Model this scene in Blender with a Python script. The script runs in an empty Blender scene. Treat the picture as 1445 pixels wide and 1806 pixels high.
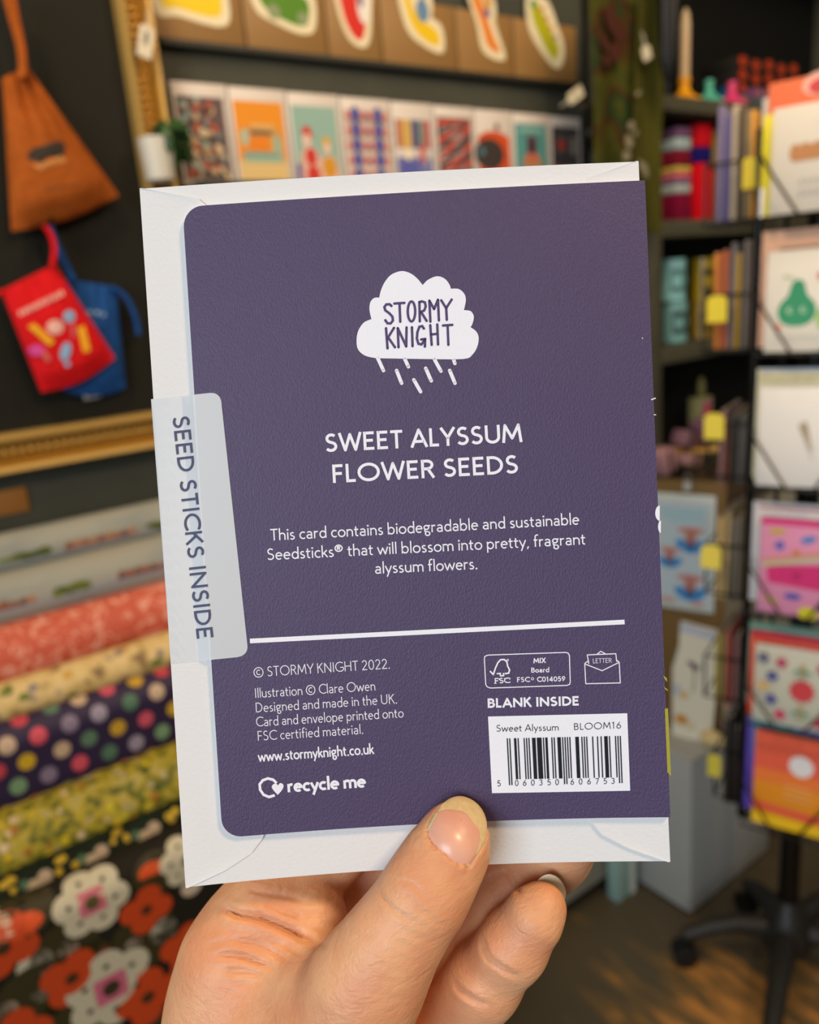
import bpy, bmesh, math, random
import numpy as np
from mathutils import Vector, Matrix, noise
from mathutils.bvhtree import BVHTree

random.seed(11)
rng = np.random.default_rng(5)
sc = bpy.context.scene
PI = math.pi

# ------------------------------------------------------------------ camera
IW, IH, FPX = 1445.0, 1806.0, 1418.0          # frame and focal length in pixels
nadir = np.array([447.0, -5221.0, -1418.0])
upc = -nadir / np.linalg.norm(nadir)           # world up in camera axes
fw = np.array([0, 0, -1.0])
yc = fw - fw.dot(upc) * upc
yc /= np.linalg.norm(yc)
xc = np.cross(yc, upc)
ROT = np.array([xc, yc, upc])                  # camera -> a frame that looks along +y
TURN = math.radians(-35.0)                     # the shop is laid out square to its display wall
RZ = np.array([[math.cos(TURN), -math.sin(TURN), 0], [math.sin(TURN), math.cos(TURN), 0], [0, 0, 1]])
ROT = RZ @ ROT                                 # camera -> world
EYE = np.array([0.0, 0.0, 1.5])

cam = bpy.data.cameras.new('camera')
cam.sensor_fit = 'HORIZONTAL'
cam.sensor_width = 36.0
cam.lens = 36.0 * FPX / IW
cam.clip_start = 0.01
cam.clip_end = 50
cam.dof.use_dof = True
cam.dof.focus_distance = 0.184
cam.dof.aperture_fstop = cam.lens / 2.4
co = bpy.data.objects.new('camera', cam)
sc.collection.objects.link(co)
mw = Matrix.Identity(4)
for i in range(3):
    for j in range(3):
        mw[i][j] = ROT[i, j]
    mw[i][3] = EYE[i]
co.matrix_world = mw
sc.camera = co

# ------------------------------------------------------------------ view, world, lights
sc.view_settings.view_transform = 'Standard'
sc.view_settings.look = 'None'
sc.view_settings.gamma = 1
sc.view_settings.use_curve_mapping = False
sc.view_settings.exposure = 0.0
wd = bpy.data.worlds.new('world')
sc.world = wd
wd.use_nodes = True
wd.node_tree.nodes['Background'].inputs['Color'].default_value = (1.0, 0.9, 0.78, 1)
wd.node_tree.nodes['Background'].inputs['Strength'].default_value = 0.16


def area_light(name, loc, target, size, power, col, size_y=None, spread=None):
    l = bpy.data.lights.new(name, 'AREA')
    l.energy = power
    l.color = col
    l.size = size
    if size_y:
        l.shape = 'RECTANGLE'
        l.size_y = size_y
    if spread:
        l.spread = math.radians(spread)
    o = bpy.data.objects.new(name, l)
    sc.collection.objects.link(o)
    loc, target = RZ @ np.array(loc, float), RZ @ np.array(target, float)
    o.location = loc
    d = Vector(target) - Vector(loc)
    o.rotation_euler = d.to_track_quat('-Z', 'Y').to_euler()
    return o


# daylight from the shop window behind the photographer, then warm ceiling lamps
area_light('window_daylight', (-1.9, -2.9, 2.1), (0.1, 0.3, 1.40), 2.2, 122, (0.76, 0.88, 1.0), 1.8)
area_light('ceiling_lamp', (1.0, -0.35, 2.75), (0.25, 0.3, 1.4), 0.30, 22, (1.0, 0.70, 0.42))
area_light('ceiling_lamp', (0.75, 1.0, 2.75), (1.3, 2.2, 1.8), 0.5, 17, (1.0, 0.79, 0.54))
area_light('ceiling_lamp', (-0.6, 0.75, 2.75), (-0.2, 1.6, 1.3), 0.35, 15, (1.0, 0.77, 0.5))
area_light('ceiling_lamp', (1.5, 0.4, 2.75), (1.2, 1.6, 1.2), 0.5, 9, (1.0, 0.84, 0.64))


# ------------------------------------------------------------------ materials
def lin(c):
    c = c / 255.0
    return c / 12.92 if c <= 0.04045 else ((c + 0.055) / 1.055) ** 2.4


def rgb(h):
    return tuple(lin(int(h[i:i + 2], 16)) for i in (0, 2, 4)) + (1,)


MATS = {}


def mat(h, rough=0.6, spec=0.3, metal=0.0, bump=0.0, bscale=200.0, coat=0.0, emit=0.0):
    """a plain painted / printed surface of one colour, with optional fine bump"""
    key = (h, rough, spec, metal, bump, bscale, coat)
    if key in MATS:
        return MATS[key]
    m = bpy.data.materials.new('paint_' + h)
    m.use_nodes = True
    nt = m.node_tree
    b = nt.nodes['Principled BSDF']
    b.inputs['Base Color'].default_value = rgb(h)
    b.inputs['Roughness'].default_value = rough
    b.inputs['Specular IOR Level'].default_value = spec
    b.inputs['Metallic'].default_value = metal
    b.inputs['Coat Weight'].default_value = coat
    tc = nt.nodes.new('ShaderNodeTexCoord')
    nz = nt.nodes.new('ShaderNodeTexNoise')
    nz.inputs['Scale'].default_value = bscale
    nz.inputs['Detail'].default_value = 3
    nt.links.new(tc.outputs['Object'], nz.inputs['Vector'])
    if bump:
        bp = nt.nodes.new('ShaderNodeBump')
        bp.inputs['Strength'].default_value = bump
        bp.inputs['Distance'].default_value = 0.5 / bscale
        nt.links.new(nz.outputs['Fac'], bp.inputs['Height'])
        nt.links.new(bp.outputs['Normal'], b.inputs['Normal'])
    else:
        mr = nt.nodes.new('ShaderNodeMapRange')
        mr.inputs['To Min'].default_value = max(0.0, rough - 0.06)
        mr.inputs['To Max'].default_value = min(1.0, rough + 0.06)
        nt.links.new(nz.outputs['Fac'], mr.inputs['Value'])
        nt.links.new(mr.outputs['Result'], b.inputs['Roughness'])
    MATS[key] = m
    return m


def mix_mat(name, cols, scale=20.0, rough=0.6, spec=0.3, stretch=(1, 1, 1), detail=4.0, distort=0.0, kind='noise', stops=None, metal=0.0, bump=0.0):
    """a surface whose colour wanders between several tones"""
    m = bpy.data.materials.new(name)
    m.use_nodes = True
    nt = m.node_tree
    b = nt.nodes['Principled BSDF']
    b.inputs['Roughness'].default_value = rough
    b.inputs['Specular IOR Level'].default_value = spec
    b.inputs['Metallic'].default_value = metal
    tc = nt.nodes.new('ShaderNodeTexCoord')
    mp = nt.nodes.new('ShaderNodeMapping')
    mp.inputs['Scale'].default_value = stretch
    nt.links.new(tc.outputs['Object'], mp.inputs['Vector'])
    if kind == 'noise':
        t = nt.nodes.new('ShaderNodeTexNoise')
        t.inputs['Detail'].default_value = detail
        t.inputs['Distortion'].default_value = distort
        out = t.outputs['Fac']
    elif kind == 'voronoi':
        t = nt.nodes.new('ShaderNodeTexVoronoi')
        out = t.outputs['Color']
    else:
        t = nt.nodes.new('ShaderNodeTexWave')
        t.inputs['Distortion'].default_value = distort
        t.inputs['Detail'].default_value = 2
        out = t.outputs['Fac']
    t.inputs['Scale'].default_value = scale
    nt.links.new(mp.outputs['Vector'], t.inputs['Vector'])
    cr = nt.nodes.new('ShaderNodeValToRGB')
    el = cr.color_ramp.elements
    n = len(cols)
    stops = stops or [0.3 + 0.4 * i / max(1, n - 1) for i in range(n)]
    el[0].position, el[0].color = stops[0], rgb(cols[0])
    el[1].position, el[1].color = stops[-1], rgb(cols[-1])
    for i in range(1, n - 1):
        e = el.new(stops[i])
        e.color = rgb(cols[i])
    nt.links.new(out, cr.inputs['Fac'])
    nt.links.new(cr.outputs['Color'], b.inputs['Base Color'])
    if bump:
        bp = nt.nodes.new('ShaderNodeBump')
        bp.inputs['Strength'].default_value = bump
        bp.inputs['Distance'].default_value = 0.3 / scale
        nt.links.new(out, bp.inputs['Height'])
        nt.links.new(bp.outputs['Normal'], b.inputs['Normal'])
    return m


# ------------------------------------------------------------------ mesh building
class MB:
    """collects shapes; build() links them as ONE mesh object"""

    def __init__(self):
        self.v, self.f, self.m, self.mats = [], [], [], []

    def mi(self, m):
        if m is None:
            return 0
        if m not in self.mats:
            self.mats.append(m)
        return self.mats.index(m)

    def add(self, vs, fs, m=None, T=None):
        k = len(self.v)
        if T is not None:
            vs = [tuple(T @ Vector(p)) for p in vs]
        self.v += [tuple(p) for p in vs]
        i = self.mi(m)
        for f in fs:
            self.f.append([k + a for a in f])
            self.m.append(i)

    def box(self, c, s, m=None, T=None, bev=0.0):
        x, y, z = s[0] / 2, s[1] / 2, s[2] / 2
        if bev:
            bm = bmesh.new()
            bmesh.ops.create_cube(bm, size=1)
            bmesh.ops.scale(bm, vec=s, verts=bm.verts)
            bmesh.ops.bevel(bm, geom=bm.edges[:], offset=bev, segments=2, profile=0.5, affect='EDGES')
            bmesh.ops.translate(bm, vec=c, verts=bm.verts)
            bm.verts.index_update()
            self.add([v.co.copy() for v in bm.verts], [[v.index for v in f.verts] for f in bm.faces], m, T)
            bm.free()
            return
        vs = [(c[0] + a * x, c[1] + b * y, c[2] + d * z) for a in (-1, 1) for b in (-1, 1) for d in (-1, 1)]
        fs = [(0, 1, 3, 2), (4, 6, 7, 5), (0, 4, 5, 1), (2, 3, 7, 6), (0, 2, 6, 4), (1, 5, 7, 3)]
        self.add(vs, fs, m, T)

    def tube(self, pts, r, m=None, seg=8, T=None, caps=True):
        pts = [Vector(p) for p in pts]
        n = len(pts)
        rr = r if isinstance(r, (list, tuple)) else [r] * n
        vs, fs = [], []
        prev = None
        for i, p in enumerate(pts):
            d = (pts[min(i + 1, n - 1)] - pts[max(i - 1, 0)]).normalized()
            if prev is None:
                a = d.orthogonal().normalized()
            else:
                a = (prev - d * prev.dot(d))
                a = a.normalized() if a.length > 1e-6 else d.orthogonal().normalized()
            prev = a
            b = d.cross(a)
            for k in range(seg):
                t = 2 * PI * k / seg
                vs.append(p + (a * math.cos(t) + b * math.sin(t)) * rr[i])
        for i in range(n - 1):
            for k in range(seg):
                k2 = (k + 1) % seg
                fs.append((i * seg + k, i * seg + k2, (i + 1) * seg + k2, (i + 1) * seg + k))
        if caps:
            fs.append(tuple(range(seg))[::-1])
            fs.append(tuple((n - 1) * seg + k for k in range(seg)))
        self.add(vs, fs, m, T)

    def lathe(self, prof, m=None, seg=20, T=None):
        """prof: (radius, z) from bottom to top, turned about z"""
        vs, fs = [], []
        for r, z in prof:
            for k in range(seg):
                t = 2 * PI * k / seg
                vs.append((r * math.cos(t), r * math.sin(t), z))
        for i in range(len(prof) - 1):
            for k in range(seg):
                k2 = (k + 1) % seg
                fs.append((i * seg + k, i * seg + k2, (i + 1) * seg + k2, (i + 1) * seg + k))
        fs.append(tuple(range(seg))[::-1])
        fs.append(tuple((len(prof) - 1) * seg + k for k in range(seg)))
        self.add(vs, fs, m, T)

    def ball(self, c, r, m=None, T=None, seg=12, rings=8):
        r = r if isinstance(r, (list, tuple)) else (r, r, r)
        vs, fs = [], []
        for i in range(rings + 1):
            a = PI * i / rings
            for k in range(seg):
                t = 2 * PI * k / seg
                vs.append((c[0] + r[0] * math.sin(a) * math.cos(t), c[1] + r[1] * math.sin(a) * math.sin(t), c[2] - r[2] * math.cos(a)))
        for i in range(rings):
            for k in range(seg):
                k2 = (k + 1) % seg
                fs.append((i * seg + k, i * seg + k2, (i + 1) * seg + k2, (i + 1) * seg + k))
        self.add(vs, fs, m, T)

    def prism(self, poly, z0, z1, m=None, T=None):
        """a flat outline in local x, y given a thickness in z"""
        a = sum(poly[i][0] * poly[(i + 1) % len(poly)][1] - poly[(i + 1) % len(poly)][0] * poly[i][1] for i in range(len(poly)))
        if a < 0:
            poly = poly[::-1]
        n = len(poly)
        vs = [(p[0], p[1], z0) for p in poly] + [(p[0], p[1], z1) for p in poly]
        fs = [tuple(range(n))[::-1], tuple(range(n, 2 * n))]
        fs += [(i, (i + 1) % n, n + (i + 1) % n, n + i) for i in range(n)]
        self.add(vs, fs, m, T)

    def build(self, name, m=None, parent=None, smooth=30):
        me = bpy.data.meshes.new(name)
        me.from_pydata(self.v, [], self.f)
        mats = self.mats or ([m] if m else [])
        for x in mats:
            me.materials.append(x)
        if len(mats) > 1:
            me.polygons.foreach_set('material_index', self.m)
        me.validate()
        me.update()
        if smooth:
            me.shade_smooth()
            me.set_sharp_from_angle(angle=math.radians(smooth))
        o = bpy.data.objects.new(name, me)
        sc.collection.objects.link(o)
        if parent is not None:
            o.parent = parent
        return o


def tag(o, label, cat, group=None):
    o['label'] = label
    o['category'] = cat
    if group:
        o['group'] = group
    return o


def thing(name, label, cat, T=None, group=None):
    o = bpy.data.objects.new(name, None)
    sc.collection.objects.link(o)
    o.empty_display_size = 0.02
    if T is not None:
        o.matrix_world = T
    return tag(o, label, cat, group)


def structure(o):
    o['kind'] = 'structure'
    return o


def frame(o, x, y, z):
    """matrix from an origin and three axes"""
    M = Matrix.Identity(4)
    for i in range(3):
        M[i][0], M[i][1], M[i][2], M[i][3] = x[i], y[i], z[i], o[i]
    return M


# ------------------------------------------------------------------ points of the place
def ray(px, py):
    return ROT @ np.array([(px - IW / 2) / FPX, (IH / 2 - py) / FPX, -1.0])


# the display wall runs away to the right, 55 degrees off the line of sight
WU = np.array([1.0, 0.0, 0.0])
WN = np.array([0.0, -1.0, 0.0])
WD = 1.6


def SZ(px, py, w=0.0):
    """(along, height) of a point of the plane w metres in front of the display wall"""
    r = ray(px, py)
    q = EYE + r * ((-(WD - w)) / r.dot(WN))
    return q.dot(WU), q[2]


def WP(s, z, w=0.0):
    return Vector(WU * s + WN * (w - WD) + np.array([0, 0, z]))


def WF(s, z, w=0.0, roll=0.0):
    """local frame on the wall: x along it, y up, z out into the room"""
    M = frame(WP(s, z, w), WU, (0, 0, 1), WN)
    return M @ Matrix.Rotation(roll, 4, 'Z') if roll else M


def floor_pt(px, py, z=0.0):
    r = ray(px, py)
    return EYE + r * ((z - EYE[2]) / r[2])


class Art:
    """coloured shapes printed on a flat face (local x, y), each layer a hair above the last"""

    def __init__(self, z0=0.0004, step=0.00012):
        self.b, self.z, self.step = MB(), z0, step

    def poly(self, pts, h, rough=0.55):
        a = sum(pts[i][0] * pts[(i + 1) % len(pts)][1] - pts[(i + 1) % len(pts)][0] * pts[i][1] for i in range(len(pts)))
        if a < 0:
            pts = pts[::-1]
        self.b.add([(p[0], p[1], self.z) for p in pts], [tuple(range(len(pts)))], mat(h, rough))
        self.z += self.step

    def rect(self, x0, y0, x1, y1, h):
        self.poly([(x0, y0), (x1, y0), (x1, y1), (x0, y1)], h)

    def disc(self, cx, cy, r, h, ry=None, rot=0.0, n=20):
        ry = ry or r
        c, s = math.cos(rot), math.sin(rot)
        self.poly([(cx + c * r * math.cos(t) - s * ry * math.sin(t), cy + s * r * math.cos(t) + c * ry * math.sin(t))
                   for t in [2 * PI * k / n for k in range(n)]], h)

    def line(self, p, q, w, h):
        d = Vector((q[0] - p[0], q[1] - p[1])).normalized() * (w / 2)
        self.poly([(p[0] + d.y, p[1] - d.x), (q[0] + d.y, q[1] - d.x), (q[0] - d.y, q[1] + d.x), (p[0] - d.y, p[1] + d.x)], h)

    def build(self, parent, name='artwork_print'):
        return self.b.build(name, None, parent, smooth=0)
# ------------------------------------------------------------------ the card in the hand (millimetres in camera axes: x right, y down, z away)
CO = np.array([-51.665, -69.403, 182.925])
CA = np.array([0.9986, -0.0520, -0.0140])
CA /= np.linalg.norm(CA)
CB = np.array([0.0560, 0.9980, 0.0415])
CB -= CA * CA.dot(CB)
CB /= np.linalg.norm(CB)
CN = np.cross(CA, CB)                            # away from the viewer
CWID, CHEI = 105.0, 146.4


def bulge(u, v):
    s, t = u / CWID, v / CHEI
    return 4 * s * (1 - s) * (-1.0 + 3.6 * t)


def card_uv(u, v, h=0.0):
    """camera-axes point of card coordinates (mm), lifted h mm towards the viewer"""
    u, v = np.asarray(u, float), np.asarray(v, float)
    w = (bulge(u, v) - h)[..., None]
    return CO + u[..., None] * CA + v[..., None] * CB + w * CN


def px_uv(px, py, h=0.0):
    px, py = np.asarray(px, float), np.asarray(py, float)
    d = np.stack([(px - IW / 2) / FPX, (py - IH / 2) / FPX, np.ones_like(px)], -1)
    off = np.zeros_like(px)
    for _ in range(6):
        k = (CO.dot(CN) + off) / (d @ CN)
        q = d * k[..., None] - CO
        u, v = q @ CA, q @ CB
        off = bulge(u, v) - h
    return u, v


def to_world(p):
    p = np.asarray(p, float) * 0.001
    c = p * np.array([1, -1, -1])
    return c @ ROT.T + EYE


def card_depth(px, py, h=0.0):
    u, v = px_uv(px, py, h)
    return card_uv(u, v, h)[..., 2]


CARD_T = frame(to_world(card_uv(CWID / 2, CHEI, 0.0)), (1, 0, 0), (0, 1, 0), (0, 0, 1))
CARD_O = np.array(CARD_T.translation)


def sheet(name, rows, parent, m_top, m_side, thick, origin=CARD_O):
    """rows: list of equal-length rows of (u, v, h) on the bent card; becomes a sheet with real thickness"""
    A = np.array(rows, float)
    nr, nc = A.shape[:2]
    top = to_world(card_uv(A[..., 0], A[..., 1], A[..., 2])).reshape(-1, 3) - origin
    bot = to_world(card_uv(A[..., 0], A[..., 1], A[..., 2] - thick)).reshape(-1, 3) - origin
    n = nr * nc
    b = MB()
    vs = [tuple(p) for p in top] + [tuple(p) for p in bot]
    ft, fsd = [], []
    for i in range(nr - 1):
        for j in range(nc - 1):
            a = i * nc + j
            ft.append((a, a + nc, a + nc + 1, a + 1))
            fsd.append((n + a, n + a + 1, n + a + nc + 1, n + a + nc))
    rim = [j for j in range(nc)] + [i * nc + nc - 1 for i in range(1, nr)] + [(nr - 1) * nc + j for j in range(nc - 2, -1, -1)] + [i * nc for i in range(nr - 2, 0, -1)]
    for k in range(len(rim)):
        a, c = rim[k], rim[(k + 1) % len(rim)]
        fsd.append((a, c, n + c, n + a))
    b.add(vs, ft + fsd)
    b.mats = [m_top, m_side]
    b.m = [0] * len(ft) + [1] * len(fsd)
    return b.build(name, None, parent, smooth=40)


def paper_mat(name, h, bump, scale, stretch, rough=0.55, spec=0.35, fleck=None, sss=0.0):
    m = bpy.data.materials.new(name)
    m.use_nodes = True
    nt = m.node_tree
    b = nt.nodes['Principled BSDF']
    b.inputs['Base Color'].default_value = rgb(h)
    b.inputs['Roughness'].default_value = rough
    b.inputs['Specular IOR Level'].default_value = spec
    tc = nt.nodes.new('ShaderNodeTexCoord')
    # felt grain runs up and down the sheet: turn object space into the card's own axes first
    mp = nt.nodes.new('ShaderNodeMapping')
    mp.vector_type = 'TEXTURE'
    ax = [ROT @ (v * np.array([1, -1, -1])) for v in (CA, CB, CN)]
    E = Matrix(((ax[0][0], ax[1][0], ax[2][0]), (ax[0][1], ax[1][1], ax[2][1]), (ax[0][2], ax[1][2], ax[2][2]))).to_euler()
    mp.inputs['Rotation'].default_value = E
    mp.inputs['Scale'].default_value = stretch
    nz = nt.nodes.new('ShaderNodeTexNoise')
    nz.inputs['Scale'].default_value = scale
    nz.inputs['Detail'].default_value = 3.0
    nz.inputs['Roughness'].default_value = 0.6
    nt.links.new(tc.outputs['Object'], mp.inputs['Vector'])
    nt.links.new(mp.outputs['Vector'], nz.inputs['Vector'])
    bp = nt.nodes.new('ShaderNodeBump')
    bp.inputs['Strength'].default_value = bump
    bp.inputs['Distance'].default_value = 0.00022
    nt.links.new(nz.outputs['Fac'], bp.inputs['Height'])
    nt.links.new(bp.outputs['Normal'], b.inputs['Normal'])
    return m


M_PURPLE = paper_mat('purple_card_stock', '46375A', 0.8, 2600, (1.0, 1.9, 1.0), 0.5, 0.5)
M_INK = paper_mat('white_print', 'E9E8EE', 0.35, 1500, (1.0, 1.7, 1.0), 0.5, 0.4)
M_CORE = paper_mat('white_card_core', 'E6E3E2', 0.3, 1500, (1, 1, 1), 0.7, 0.2)
M_ENV = paper_mat('white_envelope_paper', 'DEDCDA', 0.5, 1100, (1, 1, 1), 0.7, 0.25)
M_DARKINK = paper_mat('dark_print', '14131A', 0.3, 1500, (1, 1.7, 1), 0.6, 0.3)
M_PURPLEINK = paper_mat('purple_print', '51406A', 0.3, 1500, (1, 1.7, 1), 0.6, 0.3)
M_SLATE = paper_mat('slate_print', '4D4D66', 0.1, 1500, (1, 1, 1), 0.6, 0.3)
M_LEAF = paper_mat('leaf_print', 'A29A2E', 0.4, 1500, (1, 1.7, 1), 0.55, 0.35)

card = thing('greeting_card', 'purple greeting card back with white printed lettering, cloud logo and barcode, held by the thumb', 'card', CARD_T)

RC = 4.6


def card_rows(h, grow=0.0):
    rows = []
    vs = list(np.concatenate([RC * (1 - np.cos(np.linspace(0, PI / 2, 9))), np.linspace(RC, CHEI - RC, 46)[1:-1], CHEI - RC * (1 - np.cos(np.linspace(PI / 2, 0, 9)))]))
    for v in vs:
        e = RC - v if v < RC else (v - (CHEI - RC) if v > CHEI - RC else 0.0)
        u0 = RC - math.sqrt(max(0.0, RC * RC - e * e)) - grow
        rows.append([(u0 + (CWID - u0) * k / 42.0, v, h) for k in range(43)])
    return rows


sheet('back_cover', card_rows(0.0), card, M_PURPLE, M_CORE, 0.34)
sheet('front_cover', card_rows(-0.5, 0.12), card, M_CORE, M_CORE, 0.34)


# ---- printed lettering: every glyph is drawn with monoline strokes (cap height 1)
def arc(cx, cy, rx, ry, a0, a1, n=None):
    n = n or max(6, int(abs(a1 - a0) / 15))
    return [(cx + rx * math.cos(math.radians(a0 + (a1 - a0) * k / n)), cy + ry * math.sin(math.radians(a0 + (a1 - a0) * k / n))) for k in range(n + 1)]


XH = 0.64
G = {
    'A': (.74, [[(.03, 0), (.37, .98), (.71, 0)], [(.15, .31), (.59, .31)]]),
    'B': (.58, [[(.09, .0), (.09, 1)], [(.09, .95), (.27, .95)] + arc(.27, .74, .19, .21, 90, -90) + [(.09, .53)], [(.29, .53)] + arc(.29, .29, .22, .24, 90, -90) + [(.09, .05)]]),
    'C': (.74, [arc(.48, .5, .42, .455, 48, 312)]),
    'D': (.74, [[(.09, 0), (.09, 1)], [(.09, .95), (.25, .95)] + arc(.25, .5, .41, .45, 90, -90) + [(.09, .05)]]),
    'E': (.54, [[(.09, 0), (.09, 1)], [(.09, .95), (.5, .95)], [(.09, .52), (.45, .52)], [(.09, .05), (.5, .05)]]),
    'F': (.50, [[(.09, 0), (.09, 1)], [(.09, .95), (.47, .95)], [(.09, .5), (.43, .5)]]),
    'G': (.82, [arc(.48, .5, .42, .455, 48, 325) + [(.80, .44), (.5, .44)]]),
    'H': (.74, [[(.09, 0), (.09, 1)], [(.65, 0), (.65, 1)], [(.09, .52), (.65, .52)]]),
    'I': (.22, [[(.11, 0), (.11, 1)]]),
    'K': (.62, [[(.09, 0), (.09, 1)], [(.55, 1), (.1, .48)], [(.24, .62), (.59, 0)]]),
    'L': (.46, [[(.09, 0), (.09, 1)], [(.09, .05), (.44, .05)]]),
    'M': (.88, [[(.05, 0), (.14, .97), (.44, .22), (.74, .97), (.83, 0)]]),
    'N': (.76, [[(.09, 0), (.09, .95), (.67, .05), (.67, 1)]]),
    'O': (.96, [arc(.48, .5, .42, .455, 0, 360)]),
    'R': (.62, [[(.09, 0), (.09, 1)], [(.09, .95), (.28, .95)] + arc(.28, .725, .22, .225, 90, -90) + [(.09, .5)], [(.31, .5), (.56, 0)]]),
    'S': (.56, [arc(.29, .735, .19, .215, 38, 245) + arc(.265, .275, .215, .23, 68, -148)]),
    'T': (.58, [[(.02, .95), (.56, .95)], [(.29, 0), (.29, .95)]]),
    'U': (.72, [[(.09, 1), (.09, .34)] + arc(.36, .33, .27, .285, 180, 360) + [(.63, 1)]]),
    'W': (1.0, [[(.03, 1), (.27, .03), (.5, .92), (.73, .03), (.97, 1)]]),
    'X': (.64, [[(.04, 0), (.6, 1)], [(.04, 1), (.6, 0)]]),
    'Y': (.64, [[(.02, 1), (.32, .44), (.62, 1)], [(.32, .46), (.32, 0)]]),
    'a': (.50, [[(.08, .53)] + arc(.24, .42, .165, .175, 115, 0) + [(.405, 0)], arc(.235, .185, .17, .155, 0, 360)]),
    'b': (.56, [[(.07, 0), (.07, 1.04)], arc(.28, .31, .21, .28, 0, 360)]),
    'c': (.46, [arc(.28, .31, .22, .28, 50, 310)]),
    'd': (.56, [[(.49, 0), (.49, 1.04)], arc(.28, .31, .21, .28, 0, 360)]),
    'e': (.53, [[(.07, .335), (.475, .335)] + arc(.27, .31, .21, .28, 5, 312)]),
    'f': (.33, [arc(.28, .86, .145, .15, 60, 180) + [(.135, 0)], [(.01, .58), (.3, .58)]]),
    'g': (.52, [arc(.23, .43, .17, .17, 0, 360), [(.33, .58), (.5, .585)], [(.13, .28), (.09, .18), (.13, .09), (.3, .07)] + arc(.3, -.1, .16, .16, 90, -180) + [(.17, .04)]]),
    'h': (.53, [[(.07, 0), (.07, 1.04)], [(.07, .36)] + arc(.26, .38, .19, .205, 170, 0) + [(.45, 0)]]),
    'i': (.17, [[(.085, 0), (.085, XH)], arc(.085, .85, .025, .025, 0, 360)]),
    'k': (.46, [[(.07, 0), (.07, 1.04)], [(.4, .61), (.08, .25)], [(.19, .36), (.44, 0)]]),
    'l': (.17, [[(.085, 0), (.085, 1.04)]]),
    'm': (.82, [[(.07, 0), (.07, XH)], [(.07, .38)] + arc(.24, .40, .17, .19, 170, 0) + [(.41, 0)], arc(.58, .40, .17, .19, 170, 0) + [(.75, 0)]]),
    'n': (.53, [[(.07, 0), (.07, XH)], [(.07, .36)] + arc(.26, .38, .19, .205, 170, 0) + [(.45, 0)]]),
    'o': (.57, [arc(.285, .31, .235, .28, 0, 360)]),
    'p': (.56, [[(.07, -.3), (.07, XH)], arc(.28, .31, .21, .28, 0, 360)]),
    'r': (.35, [[(.07, 0), (.07, XH)], [(.07, .34)] + arc(.24, .38, .17, .2, 165, 62)]),
    's': (.40, [arc(.205, .46, .125, .125, 40, 245) + arc(.19, .165, .145, .135, 68, -150)]),
    't': (.34, [[(.13, .84), (.13, .16)] + arc(.24, .16, .11, .125, 180, 300), [(.0, .58), (.31, .58)]]),
    'u': (.53, [[(.07, XH), (.07, .24)] + arc(.25, .235, .18, .2, 180, 350), [(.45, XH), (.45, 0)]]),
    'v': (.48, [[(.02, XH), (.24, .02), (.46, XH)]]),
    'w': (.76, [[(.02, XH), (.2, .02), (.38, .56), (.56, .02), (.74, XH)]]),
    'y': (.48, [[(.02, XH), (.25, .03)], [(.46, XH), (.13, -.3)]]),
    '0': (.60, [arc(.3, .5, .23, .455, 0, 360)]),
    '1': (.42, [[(.08, .8), (.24, .97), (.24, 0)]]),
    '2': (.58, [arc(.28, .70, .2, .255, 165, -28) + [(.07, .05), (.53, .05)]]),
    '3': (.58, [arc(.27, .735, .18, .22, 150, -85), arc(.26, .285, .22, .24, 80, -150)]),
    '4': (.62, [[(.43, 0), (.43, .97), (.05, .27), (.58, .27)]]),
    '5': (.58, [[(.47, .95), (.15, .95), (.11, .54)] + arc(.27, .32, .22, .27, 120, -145)]),
    '6': (.60, [arc(.3, .3, .22, .255, 0, 360), [(.44, .97), (.2, .62), (.1, .4)]]),
    '7': (.56, [[(.04, .95), (.51, .95), (.19, 0)]]),
    '9': (.60, [arc(.3, .7, .22, .255, 0, 360), [(.16, .03), (.4, .38), (.5, .6)]]),
    '.': (.19, [arc(.095, .04, .025, .025, 0, 360)]),
    ',': (.19, [[(.12, .08), (.05, -.15)]]),
    ' ': (.21, []),
    '\u00a9': (1.0, [arc(.5, .46, .44, .48, 0, 360), arc(.52, .46, .2, .23, 50, 310)]),
    '\u00ae': (.62, [arc(.3, .72, .25, .27, 0, 360), [(.22, .58), (.22, .86)], [(.22, .85)] + arc(.3, .79, .08, .065, 90, -90) + [(.22, .72)], [(.3, .72), (.39, .58)]]),
}


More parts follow.
